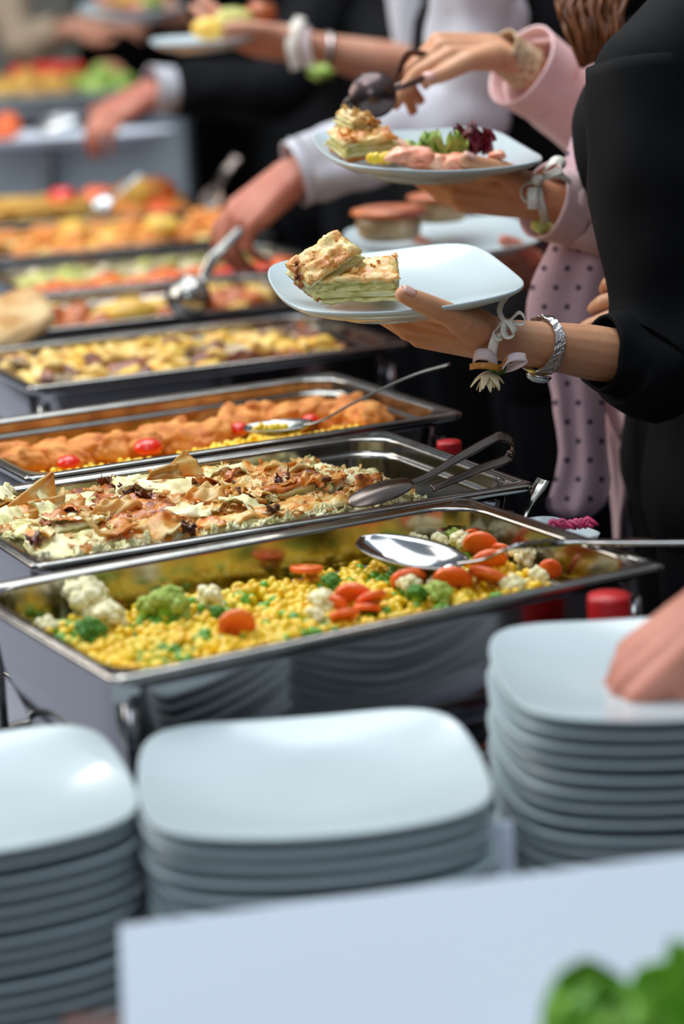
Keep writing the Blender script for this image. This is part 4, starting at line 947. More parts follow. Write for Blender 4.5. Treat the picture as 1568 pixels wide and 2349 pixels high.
def nail(tip, axis, normal, r, o, parent, m='nail'):
    n = nrm(normal - axis * (normal @ axis)); y = np.cross(n, axis); G = []
    for i in range(7):
        row = []
        for j in range(7):
            u = i / 6; v = (j / 6 - .5) * 2; w = .78 * (1 - .35 * max(0, u - .6) ** 2 * 6) * (.75 + .25 * min(1, u * 3))
            row.append(tip + axis * ((u - .62) * 1.7 * r) + y * (v * w * r) + n * (r * (1.03 * math.sqrt(max(.05, 1 - (v * .72) ** 2)) - .25 * max(0, u - .62) ** 2 * 3 + .03)))
        G.append(row)
    V, Fc = solid_sheet(np.array(G), .0005); link('fingernail', (local(o, V), Fc), m, parent)

def person(label, base, face, skin, jacket, trousers, L_arm, R_arm, hair='hair_dark', height=1.0, jr=1.0, vox=.0026, sleeves=('full', 'full'), sh=None, group=None, chest=.115, shirt=None, sleeve_mat=None, hipw=None, hairlong=False, lean=0.0, extra=()):
    """base: (x,y) under the hips, face: direction looked at. Arms: dict(S,E,W,X,D,...) in room coordinates or None"""
    bx, by = base; F = nrm(v3(face[0], face[1], 0)); Lf = np.cross([0, 0, 1.], F); U = v3(0, 0, 1)
    o = empty('person', label, 'person', (bx, by, 0), (0, 0, 0), group); h = height
    def P(f, l, z): return v3(bx, by, 0) + F * (f + lean * max(0, z - .95)) + Lf * l + U * z * h
    fine = []; coarse = []
    S0 = {1: P(0, .165, 1.385), -1: P(0, -.165, 1.385)}
    if sh: S0.update(sh)
    info = {}
    for s, A in ((1, L_arm), (-1, R_arm)):
        if A is None: A = {}
        Sh = np.asarray(A.get('S', S0[s])); S0[s] = Sh
        E = np.asarray(A.get('E', Sh + Lf * s * .03 - U * .29 - F * .05)); W = np.asarray(A.get('W', E - U * .23 - F * .03 - Lf * s * .04))
        X = A.get('X', W - E); D = A.get('D', Lf * s)
        caps, tips, ax = hand_caps(W, X, D, s, A.get('sc', 1.0), A.get('curl'), A.get('thumb'), A.get('spread', (.10, .03, -.05, -.14)), E, A.get('wr', .0185), A.get('er', .036), A.get('lift', (0, 0, 0, 0)))
        fine.append((caps, A.get('vox', vox))); info[s] = (Sh, E, W, tips, ax, A)
        coarse.append((Sh, .052, E, .038))
    # head, neck, trunk, legs
    hd = P(.02, 0, 1.60)
    coarse += [(P(0, 0, 1.40), .056, P(.012, 0, 1.53), .050), (hd + U * .035 - F * .018, .086, hd + U * .035 + F * .012, .082), (hd + F * .02 + U * .02, .074, hd + F * .050 - U * .055, .044),
               (hd + F * .086 + U * .008, .010, hd + F * .102 - U * .018, .014), (hd + Lf * .08 + U * .01, .014, hd + Lf * .082 - U * .02, .010), (hd - Lf * .08 + U * .01, .014, hd - Lf * .082 - U * .02, .010)]
    mid = (S0[1] + S0[-1]) / 2
    coarse += [(S0[1] * .82 + mid * .18, .05, S0[-1] * .82 + mid * .18, .05), (mid - U * .06, .085, P(0, 0, 1.10), .10), (P(0, .05, 1.10), .095, P(0, .06, .95), .10), (P(0, -.05, 1.10), .095, P(0, -.06, .95), .10)]
    for s in (-1, 1):
        coarse += [(P(0, s * .085, .92), .088, P(.01, s * .085, .50), .055), (P(.01, s * .085, .50), .052, P(-.01, s * .09, .11), .036), (P(-.01, s * .09, .07), .034, P(.13, s * .10, .035), .028)]
    parts = [fuse(coarse, .011, 5)]
    for c, vx in fine: parts.append(fuse(c, vx, 7))
    V, Fc = join(parts); bd = link('body', (local(o, V), Fc), skin, o)
    for s in (1, -1):
        for (tp, axs, nm, r) in info[s][3]:
            if nm is None: nm = info[s][5].get('tn', info[s][4][1] + info[s][4][2] * .2)
            if info[s][5].get('nails', True): nail(tp, axs, np.asarray(nm, float), r, o, bd)
    # face
    for s in (-1, 1):
        e = hd + F * .074 + Lf * s * .031 + U * .012
        link('eye', (local(o, e + ico(2)[0] * .0125), ico(2)[1]), 'eye', bd); link('iris', (local(o, e + F * .0095 + ico(1)[0] * .0052), ico(1)[1]), 'iris', bd)
    link('lips', xf(capsule(hd + F * .088 - U * .045 + Lf * .016, .0065, hd + F * .088 - U * .045 - Lf * .016, .0065), t=-v3(bx, by, 0)), 'lips', bd)
    # hair
    hc = [(hd + U * .058 - F * .035, .092, hd + U * .062 + F * .0, .088), (hd - F * .055 + U * .02, .075, hd - F * .06 - U * .05, .05)]
    for s in (-1, 1): hc.append((hd + Lf * s * .062 + U * .055 - F * .02, .040, hd + Lf * s * .070 - F * .045 - U * (.10 if hairlong else .01), .026))
    if hairlong: hc.append((hd - F * .06, .075, hd - F * .07 - U * .22, .06))
    V, Fc = fuse(hc, .010, 4); link('hair', (local(o, V), Fc), hair, o)
    # jacket or shirt body
    jc = [(S0[1] * .86 + mid * .14 - U * .012, .062 * jr, S0[-1] * .86 + mid * .14 - U * .012, .062 * jr), (mid - U * .07 + F * .01, chest, P(.0, 0, 1.12), chest * .92),
          (P(0, .055, 1.24), chest * .92, P(0, .05, 1.08), chest * .84), (P(0, -.055, 1.24), chest * .92, P(0, -.05, 1.08), chest * .84), (P(0, .07, 1.06), chest * .88, P(0, .075, .90), chest), (P(0, -.07, 1.06), chest * .88, P(0, -.075, .90), chest)]
    for s in (1, -1): jc.append((S0[s], .061 * jr, S0[s] + (info[s][1] - S0[s]) * .25, .058 * jr))
    V, Fc = fuse(jc + list(extra), .012, 5)
    V = V + np.array([noise.noise(Vector(p * 9)) for p in V])[:, None] * .012 * np.array([.6, .8, .1])
    jk = link('jacket', (local(o, V), Fc), jacket, o)
    V, Fc = fuse([(P(0, .085, .93), .110, P(.0, .09, .55), .082), (P(0, .09, .55), .080, P(-.01, .095, .10), .072), (P(0, -.085, .93), .110, P(.0, -.09, .55), .082), (P(0, -.09, .55), .080, P(-.01, -.095, .10), .072)], .014, 4)
    link('trousers', (local(o, V), Fc), trousers, o)
    for s in (-1, 1):
        V, Fc = fuse([(P(-.05, s * .095, .045), .043, P(.04, s * .10, .045), .046), (P(.04, s * .10, .040), .044, P(.17, s * .105, .030), .030)], .010, 3); V[:, 2] = np.maximum(V[:, 2], .001)
        link('shoe', (local(o, V), Fc), 'black', o)
    # sleeves
    for k, s in enumerate((1, -1)):
        Sh, E, W, tips, ax, A = info[s]; typ = A.get('sleeve', .88); r0 = A.get('r0', .066 * jr); re = A.get('re', .052 * jr); rc = A.get('rc', .040 * jr)
        end = E + (W - E) * typ
        if typ > .3: pts = [Sh + (Sh - E) * .06, Sh + (E - Sh) * .35, Sh + (E - Sh) * .8, E + (W - E) * .12 + nrm(E - Sh) * .004, E + (W - E) * (.12 + typ) / 2, end]; rd = [r0 * .8, r0, re * 1.04, re, (re + rc) / 2, rc]
        else: pts = [Sh + (Sh - E) * .06, Sh + (E - Sh) * .35, Sh + (E - Sh) * .75, E, E + (W - E) * typ * .6, end]; rd = [r0 * .9, r0, re * 1.06, re * 1.04, re * .96, rc]
        V, Fc = sleeve(pts, rd, 46, 32, .004, A.get('fold', .006), 24, s + bx)
        link('sleeve', (local(o, V), Fc), A.get('smat', sleeve_mat or jacket), o)
        if A.get('cuff'):
            c0, c1, cr, cm = A['cuff']; a, b = E + (W - E) * c0, E + (W - E) * c1
            V, Fc = sleeve([a, (a + b) / 2, b], [cr * .97, cr, cr * 1.03], 10, 32, .003, .0012, 20, s); link('cuff', (local(o, V), Fc), cm, o)
    o['_'] = 0; del o['_']
    return o, info

# ---- P1: woman in black holding the plate in front
p1_W, p1_E = S(1118, 774, 2.44), S(1540, 835, 2.56)
p1L = dict(S=S(1478, 185, 2.56), E=p1_E, W=p1_W, X=S(925, 742, 2.47) - p1_W, D=v3(-.05, -.72, -.69), sc=1.02, vox=.0019,
           curl=[(.36, .12, .10), (.36, .15, .12), (.38, .2, .15), (.4, .3, .2)], spread=(.02, .0, -.02, -.05),
           thumb=[S(1092, 762, 2.415), S(1030, 722, 2.375), S(970, 695, 2.350), S(925, 676, 2.338)], tn=v3(-.25, -.55, .8), er=.0285, wr=.0172,
           sleeve=.40, rc=.039, re=.060, r0=.071)
p1R = dict(S=S(1640, 165, 2.90), E=S(1850, 760, 2.82), W=S(1655, 632, 2.66), X=v3(-.97, -.1, -.05), D=v3(-.1, -.9, .35), curl=[(.3, .5, .3), (.6, .8, .5), (.7, .9, .6), (.8, .9, .6)], sleeve=.80, rc=.038)
P1, P1i = person('woman in black jacket with bare forearm holding the plate of two pie slices', (.455, 2.76), (-1, -.05), 'skin', 'black', 'black', p1L, p1R, hair='hair', hairlong=True, chest=.120, lean=-.18, extra=[(S(1490, 182, 2.56), .060, S(1680, -40, 2.66), .06)])
# ---- P2: woman in pink with the dotted scarf
p2_W = S(1222, 452, 2.80); p2_E = S(1560, 560, 2.92)
p2L = dict(S=S(1560, 190, 3.02), E=p2_E, W=p2_W, X=S(1060, 438, 2.80) - p2_W, D=v3(-.05, -.74, -.67), sc=1.03, vox=.0024,
           curl=[(.42, .15, .1), (.42, .2, .12), (.45, .25, .15), (.5, .3, .2)], spread=(.02, .0, -.02, -.05),
           thumb=[S(1205, 425, 2.775), S(1150, 392, 2.74), S(1100, 380, 2.72), S(1066, 366, 2.71)], tn=v3(-.3, -.5, .8), wr=.0175, er=.033,
           sleeve=.86, rc=.043, re=.050, r0=.058, fold=.004, cuff=(.74, .935, .0445, 'pink'))
p2_W2 = S(1150, 118, 3.02)
p2R = dict(S=S(1640, 120, 3.30), E=S(1450, 330, 3.16), W=p2_W2, X=S(1020, 108, 2.98) - p2_W2, D=v3(.05, -.40, .90), sc=1.03, vox=.0026,
           curl=[(.55, .55, .25), (.85, .9, .5), (.95, 1.0, .5), (1.0, 1.0, .5)], spread=(.04, .0, -.02, -.05),
           thumb=[S(1130, 128, 2.99), S(1075, 140, 2.955), S(1020, 168, 2.94), S(978, 183, 2.93)], tn=v3(-.2, -.8, .5), sleeve=.80, rc=.050, re=.058, r0=.062, fold=.005, cuff=(.66, .86, .054, 'pink'))
P2, P2i = person('woman in pink shirt and dotted scarf serving herself with tongs', (.50, 3.12), (-1, -.05), 'skin', 'pink', 'black', p2L, p2R, hair='hair', chest=.105, lean=-.05)
# hair falling forward over her shoulder
V, Fc = join([tube([S(1560 + rnd.uniform(-50, 40), -330, 3.03), S(1420 + i * 3.0 + rnd.uniform(-30, 20), -160, 2.99 + rnd.uniform(-.02, .02)), S(1290 + i * 4.6 + rnd.uniform(-10, 10), 0 + rnd.uniform(-30, 10), 2.93 + rnd.uniform(-.02, .02)), S(1305 + i * 3.6 + rnd.uniform(-12, 12), 75, 2.92 + rnd.uniform(-.02, .02)), S(1332 + i * 2.2 + rnd.uniform(-10, 10), 158 - i * 1.2, 2.92)], [.0028, .0032, .0030, .0025, .0006], 5, 14) for i in [q * .17 for q in range(176)]])
link('hair_lock', (local(P2, V), Fc), 'hair', P2)
# lace band round her right wrist
def wrist_axis(info, s):
    Sh, E, W, _, _, _ = info[s]; return W, nrm(E - W)
W_, a_ = wrist_axis(P2i, -1)
lc = empty('lace_wristband', 'beige lace band round the wrist of the hand with tongs', 'wristband', W_)
V, Fc = sleeve([W_ - a_ * .004, W_ + a_ * .02, W_ + a_ * .045], [.029, .0275, .030], 14, 36, .002, .001, 30, 3); link('band', (local(lc, V), Fc), 'lace', lc)
# her pink jacket tails under the scarf
def drape(name, rows, d0, m, parent, fold=.010, nf=3.0, t=.002, uvs=None, seed=0, cols=34):
    ys = [r[0] for r in rows]; G = []; UVc = []
    for y in np.linspace(ys[0], ys[-1], 44):
        xl = np.interp(y, ys, [r[1] for r in rows]); xr = np.interp(y, ys, [r[2] for r in rows]); row = []; 
        for j in range(cols):
            f = j / (cols - 1); px = xl + (xr - xl) * f
            dd = d0 + fold * math.sin(f * nf * 2 * PI + seed + y * .004) * (.5 + .5 * noise.noise(Vector((y * .006, f * 2, seed)))) - .012 * math.sin(PI * f)
            row.append(S(px, y, dd)); UVc.append((px / 52, y / 88))
        G.append(row)
    V, Fc = solid_sheet(np.array(G), t); uv = np.vstack([UVc, UVc])
    me = mesh_from(local(parent, V), Fc, name, uv=uv); return link(name, me, m, parent)
drape('jacket_front', [(300, 1325, 1500), (560, 1330, 1500), (760, 1345, 1500), (860, 1368, 1500), (900, 1372, 1500), (940, 1385, 1500), (985, 1402, 1500), (1010, 1418, 1500)], 2.93, 'pink', P2, .012, 1.5, seed=2)
drape('shirt_tail', [(860, 1358, 1470), (950, 1374, 1470), (1050, 1390, 1450), (1130, 1398, 1445), (1180, 1404, 1430), (1235, 1407, 1425), (1260, 1409, 1424)], 2.945, 'pink', P2, .006, 1.0, seed=1)
sc = empty('dotted_scarf', 'sheer pink scarf with dark dots hanging in front of the pink shirt', 'scarf', S(1330, 700, 2.86))
drape('scarf_panel', [(262, 1335, 1420), (300, 1316, 1420), (360, 1296, 1420), (440, 1282, 1420), (560, 1262, 1410), (640, 1222, 1400), (700, 1207, 1390), (760, 1208, 1385), (830, 1245, 1385), (900, 1266, 1385), (950, 1270, 1387), (985, 1277, 1388), (1040, 1283, 1392), (1100, 1272, 1400), (1140, 1259, 1396), (1160, 1257, 1385), (1175, 1268, 1365), (1184, 1290, 1345)], 2.86, 'dots', sc, .006, 1.7)
V, Fc = tube([S(x, y, 2.853) for x, y in ((1259, 1140), (1257, 1160), (1266, 1175), (1292, 1185), (1320, 1187), (1348, 1184), (1368, 1173), (1386, 1156), (1397, 1138))], .002, 8, 40); link('hem', (local(sc, V), Fc), 'dots', sc)

# ---- P3: guest in white shirt and black waistcoat dipping the ladle
p3_W = S(668, 402, 3.50); p3_E = S(1085, 250, 3.56)
p3L = dict(S=S(1090, -60, 3.50), E=p3_E, W=p3_W, X=S(560, 490, 3.52) - p3_W, D=v3(-.25, -.55, .80), sc=1.12, vox=.0036,
           curl=[(.35, .55, .3), (.55, .65, .4), (.65, .7, .4), (.75, .8, .4)], spread=(.06, .0, -.03, -.08),
           thumb=[(.028, .026, -.016), (.060, .036, -.034), (.092, .034, -.044), (.118, .024, -.046)], sleeve=.93, rc=.047, re=.066, r0=.074, fold=.016, smat='white_shirt', wr=.0225, er=.040, cuff=(.84, .985, .0475, 'white_shirt'), nails=False)
P3, P3i = person('guest in white shirt sleeves and black waistcoat dipping a ladle', (.36, 3.82), (-1, -.1), 'skin_ruddy', 'black2', 'black2', p3L, None, chest=.14)
# ladle
lt_ = spoon('large steel ladle spoon dipping into the fifth pan from the guest hand', 'ladle', S(400, 722, 3.48), S(462, 640, 3.48), (-.15, -.90, .35), .064, -.020, [S(466, 638, 3.49), S(480, 610, 3.49), S(492, 588, 3.49), S(520, 560, 3.50), S(560, 520, 3.51)], [.014, .016, .018, .016, .014], 'steel', name='ladle')

# ---- P4: guest behind, bare forearm holding a plate high
p4_W = S(700, 108, 3.98); p4_E = S(1030, 178, 4.05)
p4L = dict(S=S(1090, -120, 4.08), E=p4_E, W=p4_W, X=S(560, 90, 3.98) - p4_W, D=v3(.0, -.70, -.70), sc=1.08, vox=.004, curl=[(.35, .2, .1)] * 4,
           thumb=[S(680, 95, 3.95), S(620, 70, 3.92), S(560, 62, 3.90), S(520, 62, 3.90)], sleeve=.10, rc=.055, wr=.021, er=.038, nails=False)
P4, P4i = person('guest in black with bare arm holding a small plate high', (.26, 4.36), (-1, -.05), 'skin_pale', 'black', 'black', p4L, None, chest=.14)
drape('shirt_front', [(-120, 850, 985), (0, 888, 976), (60, 896, 968), (110, 905, 955)], 4.17, 'white_shirt', P4, .004, 1, seed=4)
# ---- P5: dark suit arm reaching over the far dishes
p5_W = S(352, 205, 4.78); p5_E = S(640, 205, 4.9)
p5L = dict(S=S(760, -30, 5.0), E=p5_E, W=p5_W, X=S(260, 255, 4.76) - p5_W, D=v3(-.2, -.5, .85), sc=1.1, vox=.005, curl=[(.5, .6, .3)] * 4, sleeve=.86, rc=.052, re=.066, r0=.07, cuff=(.84, 1.02, .046, 'white_shirt'), nails=False)
P5, P5i = person('guest in dark suit with white cuff reaching over the far dishes', (.14, 5.15), (-1, -.05), 'skin_ruddy', 'black2', 'black2', p5L, None, chest=.15)
spoon('steel serving slice held by the guest in the dark suit', 'server', S(215, 310, 4.76), S(268, 275, 4.76), (-.2, -.6, .8), .045, .004, [S(285, 268, 4.76), S(300, 262, 4.76)], [.01, .01, .01], 'mirror_steel', name='cake_server')
# ---- P6: guest with a plate at the top left
p6_W = S(235, 10, 5.55); p6_E = S(420, 60, 5.6)
p6L = dict(S=S(470, -200, 5.7), E=p6_E, W=S(400, 30, 5.55), X=v3(-1, 0, .05), D=v3(0, -.7, -.7), sc=1.05, vox=.006, curl=[(.3, .2, .1)] * 4, sleeve=.8, rc=.05, nails=False)
P6, P6i = person('guest in black at the far end holding a plate near the drape', (0.0, 5.85), (-1, -.1), 'skin_pale', 'black', 'black', p6L, None, chest=.15)
# ---- P7: guest at far left of the table
p7 = dict(S=S(-10, -150, 6.5), E=S(40, 110, 6.4), W=S(170, 60, 6.35), X=v3(.9, -.2, .1), D=v3(0, -.5, .8), sc=1.1, vox=.006, sleeve=.78, rc=.05, nails=False, smat='beige')
P7, P7i = person('guest in beige jacket at the far left reaching to the platter', (-1.15, 6.9), (.7, -.6), 'skin_pale', 'beige', 'black', p7, None, chest=.15)
# ---- others in black filling the queue
P8, _ = person('guest in black standing farthest back in front of the drape', (-.02, 6.45), (-1, -.2), 'skin_pale', 'black', 'black', None, None, chest=.16)
P9, _ = person('guest in dark suit waiting behind the woman with the plate held high', (.42, 5.5), (-1, -.2), 'skin_pale', 'black2', 'black2', None, None, chest=.16)
p10 = dict(S=S(1500, 120, 3.5), E=S(1440, 650, 3.46), W=S(1235, 628, 3.36), X=v3(-.95, .1, .05), D=v3(0, -.6, -.8), sc=1.05, vox=.0036, curl=[(.3, .2, .1)] * 4, smat='maroon', sleeve=.9, rc=.045, nails=False,
           thumb=[S(1222, 600, 3.32), S(1200, 575, 3.27), S(1180, 562, 3.24), S(1155, 552, 3.22)])
P10, _ = person('guest with maroon sleeve holding the rear plate of baked pies', (.66, 3.47), (-1, -.05), 'skin_ruddy', 'black', 'black', p10, None, chest=.12)
# ---- P11: diner at the right taking a plate from the front stack
pw = S(1672, 1380, 1.80)
p11 = dict(S=v3(.86, 1.86, 1.40), E=v3(.64, 1.80, 1.13), W=pw, X=v3(-.75, .0, -.55), D=v3(-.45, -.35, .8), sc=1.08, vox=.003, curl=[(.45, .75, .45), (.55, .8, .45), (.6, .85, .45), (.65, .9, .5)], spread=(.05, 0, -.03, -.06),
           thumb=[(.026, .026, -.014), (.058, .040, -.028), (.086, .040, -.040), (.108, .032, -.050)], sleeve=.72, rc=.045, wr=.021)
P11, _ = person('guest at the right edge taking the topmost plate of the right stack', (.98, 2.02), (-1, -.1), 'skin_ruddy', 'black', 'black', None, p11, chest=.13)

# ------------------------------------------------------------------ held plates and their food
def Rp(yaw, tx_, ty_): return (Matrix.Rotation(tx_, 3, 'X') @ Matrix.Rotation(ty_, 3, 'Y') @ Matrix.Rotation(yaw, 3, 'Z')).to_euler()
PLH = mesh_from(*plate_mesh(.236, flat=1.25), 'plate_deep')
def held(label, c, rot): return tag(link('square_plate', PLH, 'porcelain', None, c, rot), label, 'plate', 'plates held by the guests')
plA = held('white square plate with two filo pie slices, held in front', S(902, 642, 2.46), Rp(R(12), R(6.0), R(-.5)))
plB = held('white square plate piled with salad, salmon and pie, held by the woman in pink', S(976, 344, 2.80), Rp(R(14), R(5.5), R(3.6)))
plC = held('small white plate with yellow food held high at the back', S(468, 88, 3.97), Rp(R(10), R(2), R(-2))); plC.scale = (.72, .72, .72)
plD = held('white plate carrying two baked pies behind the front plate', S(1010, 545, 3.30), Rp(R(8), R(3), R(-1))); plD.scale = (1.05,) * 3
plE = held('white plate with pale food held at the far end near the top', S(300, 16, 5.52), Rp(R(8), R(5), R(0)))
for q, (px, py) in enumerate(((290, -2), (340, 4), (315, 12))):
    tag(link('salad_mound', blob(.035, .03, .015, 2, .2, 2, q), ('casserole', 'lettuce', 'salmon')[q], None, S(px, py, 5.5)), '%s mound of food on the far end plate' % ('golden', 'green', 'pink')[q], 'food')
def on(pl, x, y, z):
    q = Matrix.LocRotScale(pl.location, pl.rotation_euler, pl.scale) @ Vector((x, y, z)); return np.array(q)
RA = np.array(plA.rotation_euler.to_matrix())
pie_piece(S(822, 664, 2.425) , .078, .062, .021, RA @ euler(R(2), R(1), R(-12)), 31, 'lower filo pie slice lying on the front plate', 'pie slices on the front plate', 'crust', 22, under='filling', flk=.009)
pie_piece(S(752, 628, 2.42), .062, .042, .024, RA @ euler(R(20), R(-24), R(16)), 37, 'upper filo pie slice tipped up against the lower one on the front plate', 'pie slices on the front plate', 'crust', 12, flk=.008)
tag(link('pie_crumb_end', xf(crumple_sheet(.026, .022, .006, 3, .003, 9, 9, .3, 1.5, 4), euler(.9, .2, .4)), 'crust_brown', None, S(700, 628, 2.40)), 'browned corner flap at the left end of the tipped slice', 'pastry')
# plate B food
RB = np.array(plB.rotation_euler.to_matrix())
pie_piece(S(830, 344, 2.775), .064, .05, .020, RB @ euler(R(6), R(-3), R(10)), 51, 'filo pie slice at the left of the salad plate', None, 'crust', 20)
pie_piece(S(812, 300, 2.78), .036, .034, .016, RB @ euler(R(10), R(12), R(20)), 53, 'small filo pie end just dropped by the tongs on the salad plate', None, 'crust', 14)
for q, (px, py, w_, lab) in enumerate([(925, 322, .05, 'left'), (975, 326, .05, 'middle'), (1025, 328, .05, 'right'), (900, 335, .04, 'yellowish')]):
    o = link('lettuce_leaf', leaf('l', None, w_ * .8, q + 30, .1, .12), 'lettuce', None, S(px, py + 24, 2.78), (.12, .1, rnd.uniform(-.6, .6))); tag(o, '%s green lettuce leaf on the salad plate' % lab, 'lettuce')
for q in range(5):
    o = link('rolled_lettuce', leaf('l', None, .032, q + 50, .4, .2), 'lettuce', None, S(985 + q * 16, 358, 2.77), (.5, .2, q * .8)); tag(o, 'curly lettuce leaf beside the red leaf on the salad plate', 'lettuce', 'curly lettuce on the salad plate')
for q in range(5):
    o = link('red_lettuce_leaf', leaf('l', None, .027, q + 40, .7, .3), 'radicchio', None, S(1078 + q * 6, 348, 2.775), (.9, .3 * q - .5, q * 1.3)); tag(o, 'dark red lettuce leaf at the right of the salad plate', 'lettuce', 'dark red lettuce leaves on the salad plate')
for q, (px, py, r) in enumerate([(925, 358, .017), (955, 362, .019), (1000, 374, .016), (1040, 374, .019), (1140, 356, .008), (970, 376, .013)]):
    tag(link('salmon_piece', blob(r * 1.25, r, r * .62, 2, .2, 1.8, q + 5, .06, 6), 'salmon', None, S(px, py, 2.735)), 'pink salmon piece on the salad plate, %s' % ('leftmost at the back', 'by the lettuce', 'near the rim', 'by the thumb', 'tiny one right of the thumb', 'lying on the near rim')[q], 'salmon')
for q in range(22):
    tag(link('corn_kernel', KERN[q % 3], 'corn', None, S(858 + rnd.uniform(-10, 44), 361 + rnd.uniform(-5, 6), 2.735), (q, q * 2, q * 3)), 'yellow sweetcorn kernel on the salad plate', 'sweetcorn', 'sweetcorn kernels on the salad plate')
# plate C food, plate D food
for q, (px, py, m, lab, sx) in enumerate([(480, 66, 'egg', 'orange-yellow piece', .028), (540, 42, 'zucchini', 'round yellow piece', .036), (598, 30, 'bun_top', 'reddish brown piece', .026)]):
    tag(link('hot_food', blob(sx, .02, .018, 2, .15, 1.6, q), m, None, S(px, py, 3.95)), lab + ' on the plate held high', 'food')
def bun(px, py, d, s, lab):
    o = empty('mini_pie', lab, 'pie', S(px, py, d))
    link('pie_case', (lambda vf: (vf[0] * s, vf[1]))(lathe([(0, 0), (.78, 0), (.92, .12), (1.0, .42), (.98, .62), (.9, .72), (0, .74)], 30)), 'mush', o)
    link('pie_lid', (lambda vf: (vf[0] * s, vf[1]))(lathe([(0, .70), (1.0, .70), (1.16, .80), (1.12, .90), (.8, .98), (0, 1.0)], 30)), 'bun_top', o)
bun(893, 548, 3.28, .045, 'round baked pie with glazed lid at the left of the rear plate'); bun(1010, 506, 3.34, .040, 'second baked pie behind the round one on the rear plate')
# arm of the guest holding plate D
wD = S(1235, 560, 3.30)
# ---- tongs in the pink woman's hand
tb = empty('serving_tongs', 'dark serving tongs with a spoon end held over the salad plate', 'tongs', S(960, 185, 2.93))
sd = v3(.2, .5, .8)
tongs_arm('spoon_arm', [S(905, 206, 2.90), S(930, 196, 2.905), S(965, 183, 2.92), S(1010, 168, 2.95), S(1060, 150, 2.98)], [.006, .008, .010, .011, .011], 'dark_spoon', v3(.1, -.5, .85), tb)
tongs_arm('claw_arm', [S(850, 215, 2.96), S(890, 195, 2.97), S(915, 160, 2.97), S(935, 125, 2.96), S(960, 122, 2.96), S(1010, 140, 2.97)], [.008, .009, .010, .010, .009, .009], 'dark_spoon', v3(.1, -.5, .85), tb)
V, Fc = bowl_sheet(.058, .054, .016); X = nrm(S(912, 204, 2.90) - S(804, 236, 2.90)); N = nrm(v3(.1, .95, -.12)); N = nrm(N - X * (N @ X)); Y = np.cross(N, X)
link('spoon_bowl', (local(tb, S(802, 234, 2.90) + V[:, :1] * X + V[:, 1:2] * Y + V[:, 2:] * N), Fc), 'dark_spoon', tb)
for q in range(4):
    link('claw_tooth', xf(tube([(0, 0, 0), (-.014, 0, -.004), (-.022, 0, -.016)], [.0035, .003, .0012], 7, 9), t=S(822 + q * 4, 222 + q * 14, 2.935) - np.array(tb.location)), 'brown_steel', tb)

# ------------------------------------------------------------------ ribbons, corsages, watch
def ring_pts(c, ax, r, n=40, flat=1.0, up=(0, 0, 1)):
    ax = nrm(ax); u = nrm(np.asarray(up, float) - ax * (np.asarray(up, float) @ ax)); w_ = np.cross(ax, u); a = np.linspace(0, 2 * PI, n, endpoint=False)
    return [c + r * (u * math.cos(t) + w_ * flat * math.sin(t)) for t in a], u, w_
def band(name, c, ax, r, w, m, parent, t=.001, flat=1.0, tilt=(0, 0, 0)):
    ax = nrm(nrm(ax) + np.asarray(tilt, float)); P, u, w_ = ring_pts(c, ax, 1.0, 40, 1.0); rings = []
    for p in P:
        dn = (p - c) * np.array(1.0); rr = r
        q = c + dn * rr; rings.append(np.array([q - ax * w / 2 - dn * 0, q + ax * w / 2, q + ax * w / 2 + dn * t, q - ax * w / 2 + dn * t]))
    V, Fc = loft(rings, closed=True); link(name, (local(parent, V), Fc), m, parent)
a1 = nrm(p1_E - p1_W); cw = p1_W + a1 * .012
rb = empty('ribbon_corsage', 'cream satin ribbon with bow and small flower on the wrist in front', 'corsage', cw)
cx_ = S(1138, 778, 2.44)
strip_pts = lambda L_: np.array([S(*q) for q in L_])
def rib(name, L_, w, m, side, parent, t=.0006, seg=36): 
    V, Fc = strip(strip_pts(L_), w, t, side, seg, 4); link(name, (local(parent, V), Fc), m, parent)
dA = 2.408
rib('wrist_ribbon', [(1168, 744, 2.425), (1156, 752, 2.412), (1140, 768, 2.402), (1130, 795, 2.400), (1128, 820, 2.405), (1132, 838, 2.425)], [.008, .009, .0095, .0095, .0095, .009], 'ribbon', v3(1, .1, .2), rb)
rib('bow_loop', [(1160, 742, 2.405), (1148, 745, 2.400), (1133, 762, 2.398), (1138, 775, 2.398), (1150, 778, 2.396), (1158, 760, 2.396), (1160, 742, 2.400)], .007, 'ribbon', v3(.4, .8, .3), rb)
rib('bow_loop', [(1160, 742, 2.405), (1166, 738, 2.400), (1178, 756, 2.396), (1176, 768, 2.396), (1162, 772, 2.394), (1156, 758, 2.396), (1160, 744, 2.400)], .010, 'ribbon', v3(.5, .8, .2), rb)
rib('bow_loop', [(1160, 740, 2.41), (1172, 732, 2.41), (1188, 718, 2.412), (1198, 722, 2.415), (1202, 734, 2.415), (1194, 744, 2.412), (1180, 742, 2.41), (1164, 740, 2.41)], .006, 'ribbon', v3(.2, .9, .35), rb)
rib('ribbon_tail', [(1158, 738, 2.41), (1150, 728, 2.41), (1145, 712, 2.412), (1150, 696, 2.414), (1160, 682, 2.416), (1166, 668, 2.418)], [.004, .006, .006, .006, .006, .005], 'ribbon', v3(.8, .5, .2), rb)
link('knot', (local(rb, S(1159, 742, 2.402) + blob(.0045, .004, .004, 2, .2, 2, 1)[0]), ico(2)[1]), 'ribbon', rb)
rib('organza_loop', [(1084, 832, 2.415), (1090, 816, 2.40), (1104, 812, 2.396), (1122, 815, 2.396), (1138, 830, 2.402), (1140, 842, 2.41)], .012, 'organza', v3(.1, .6, .8), rb)
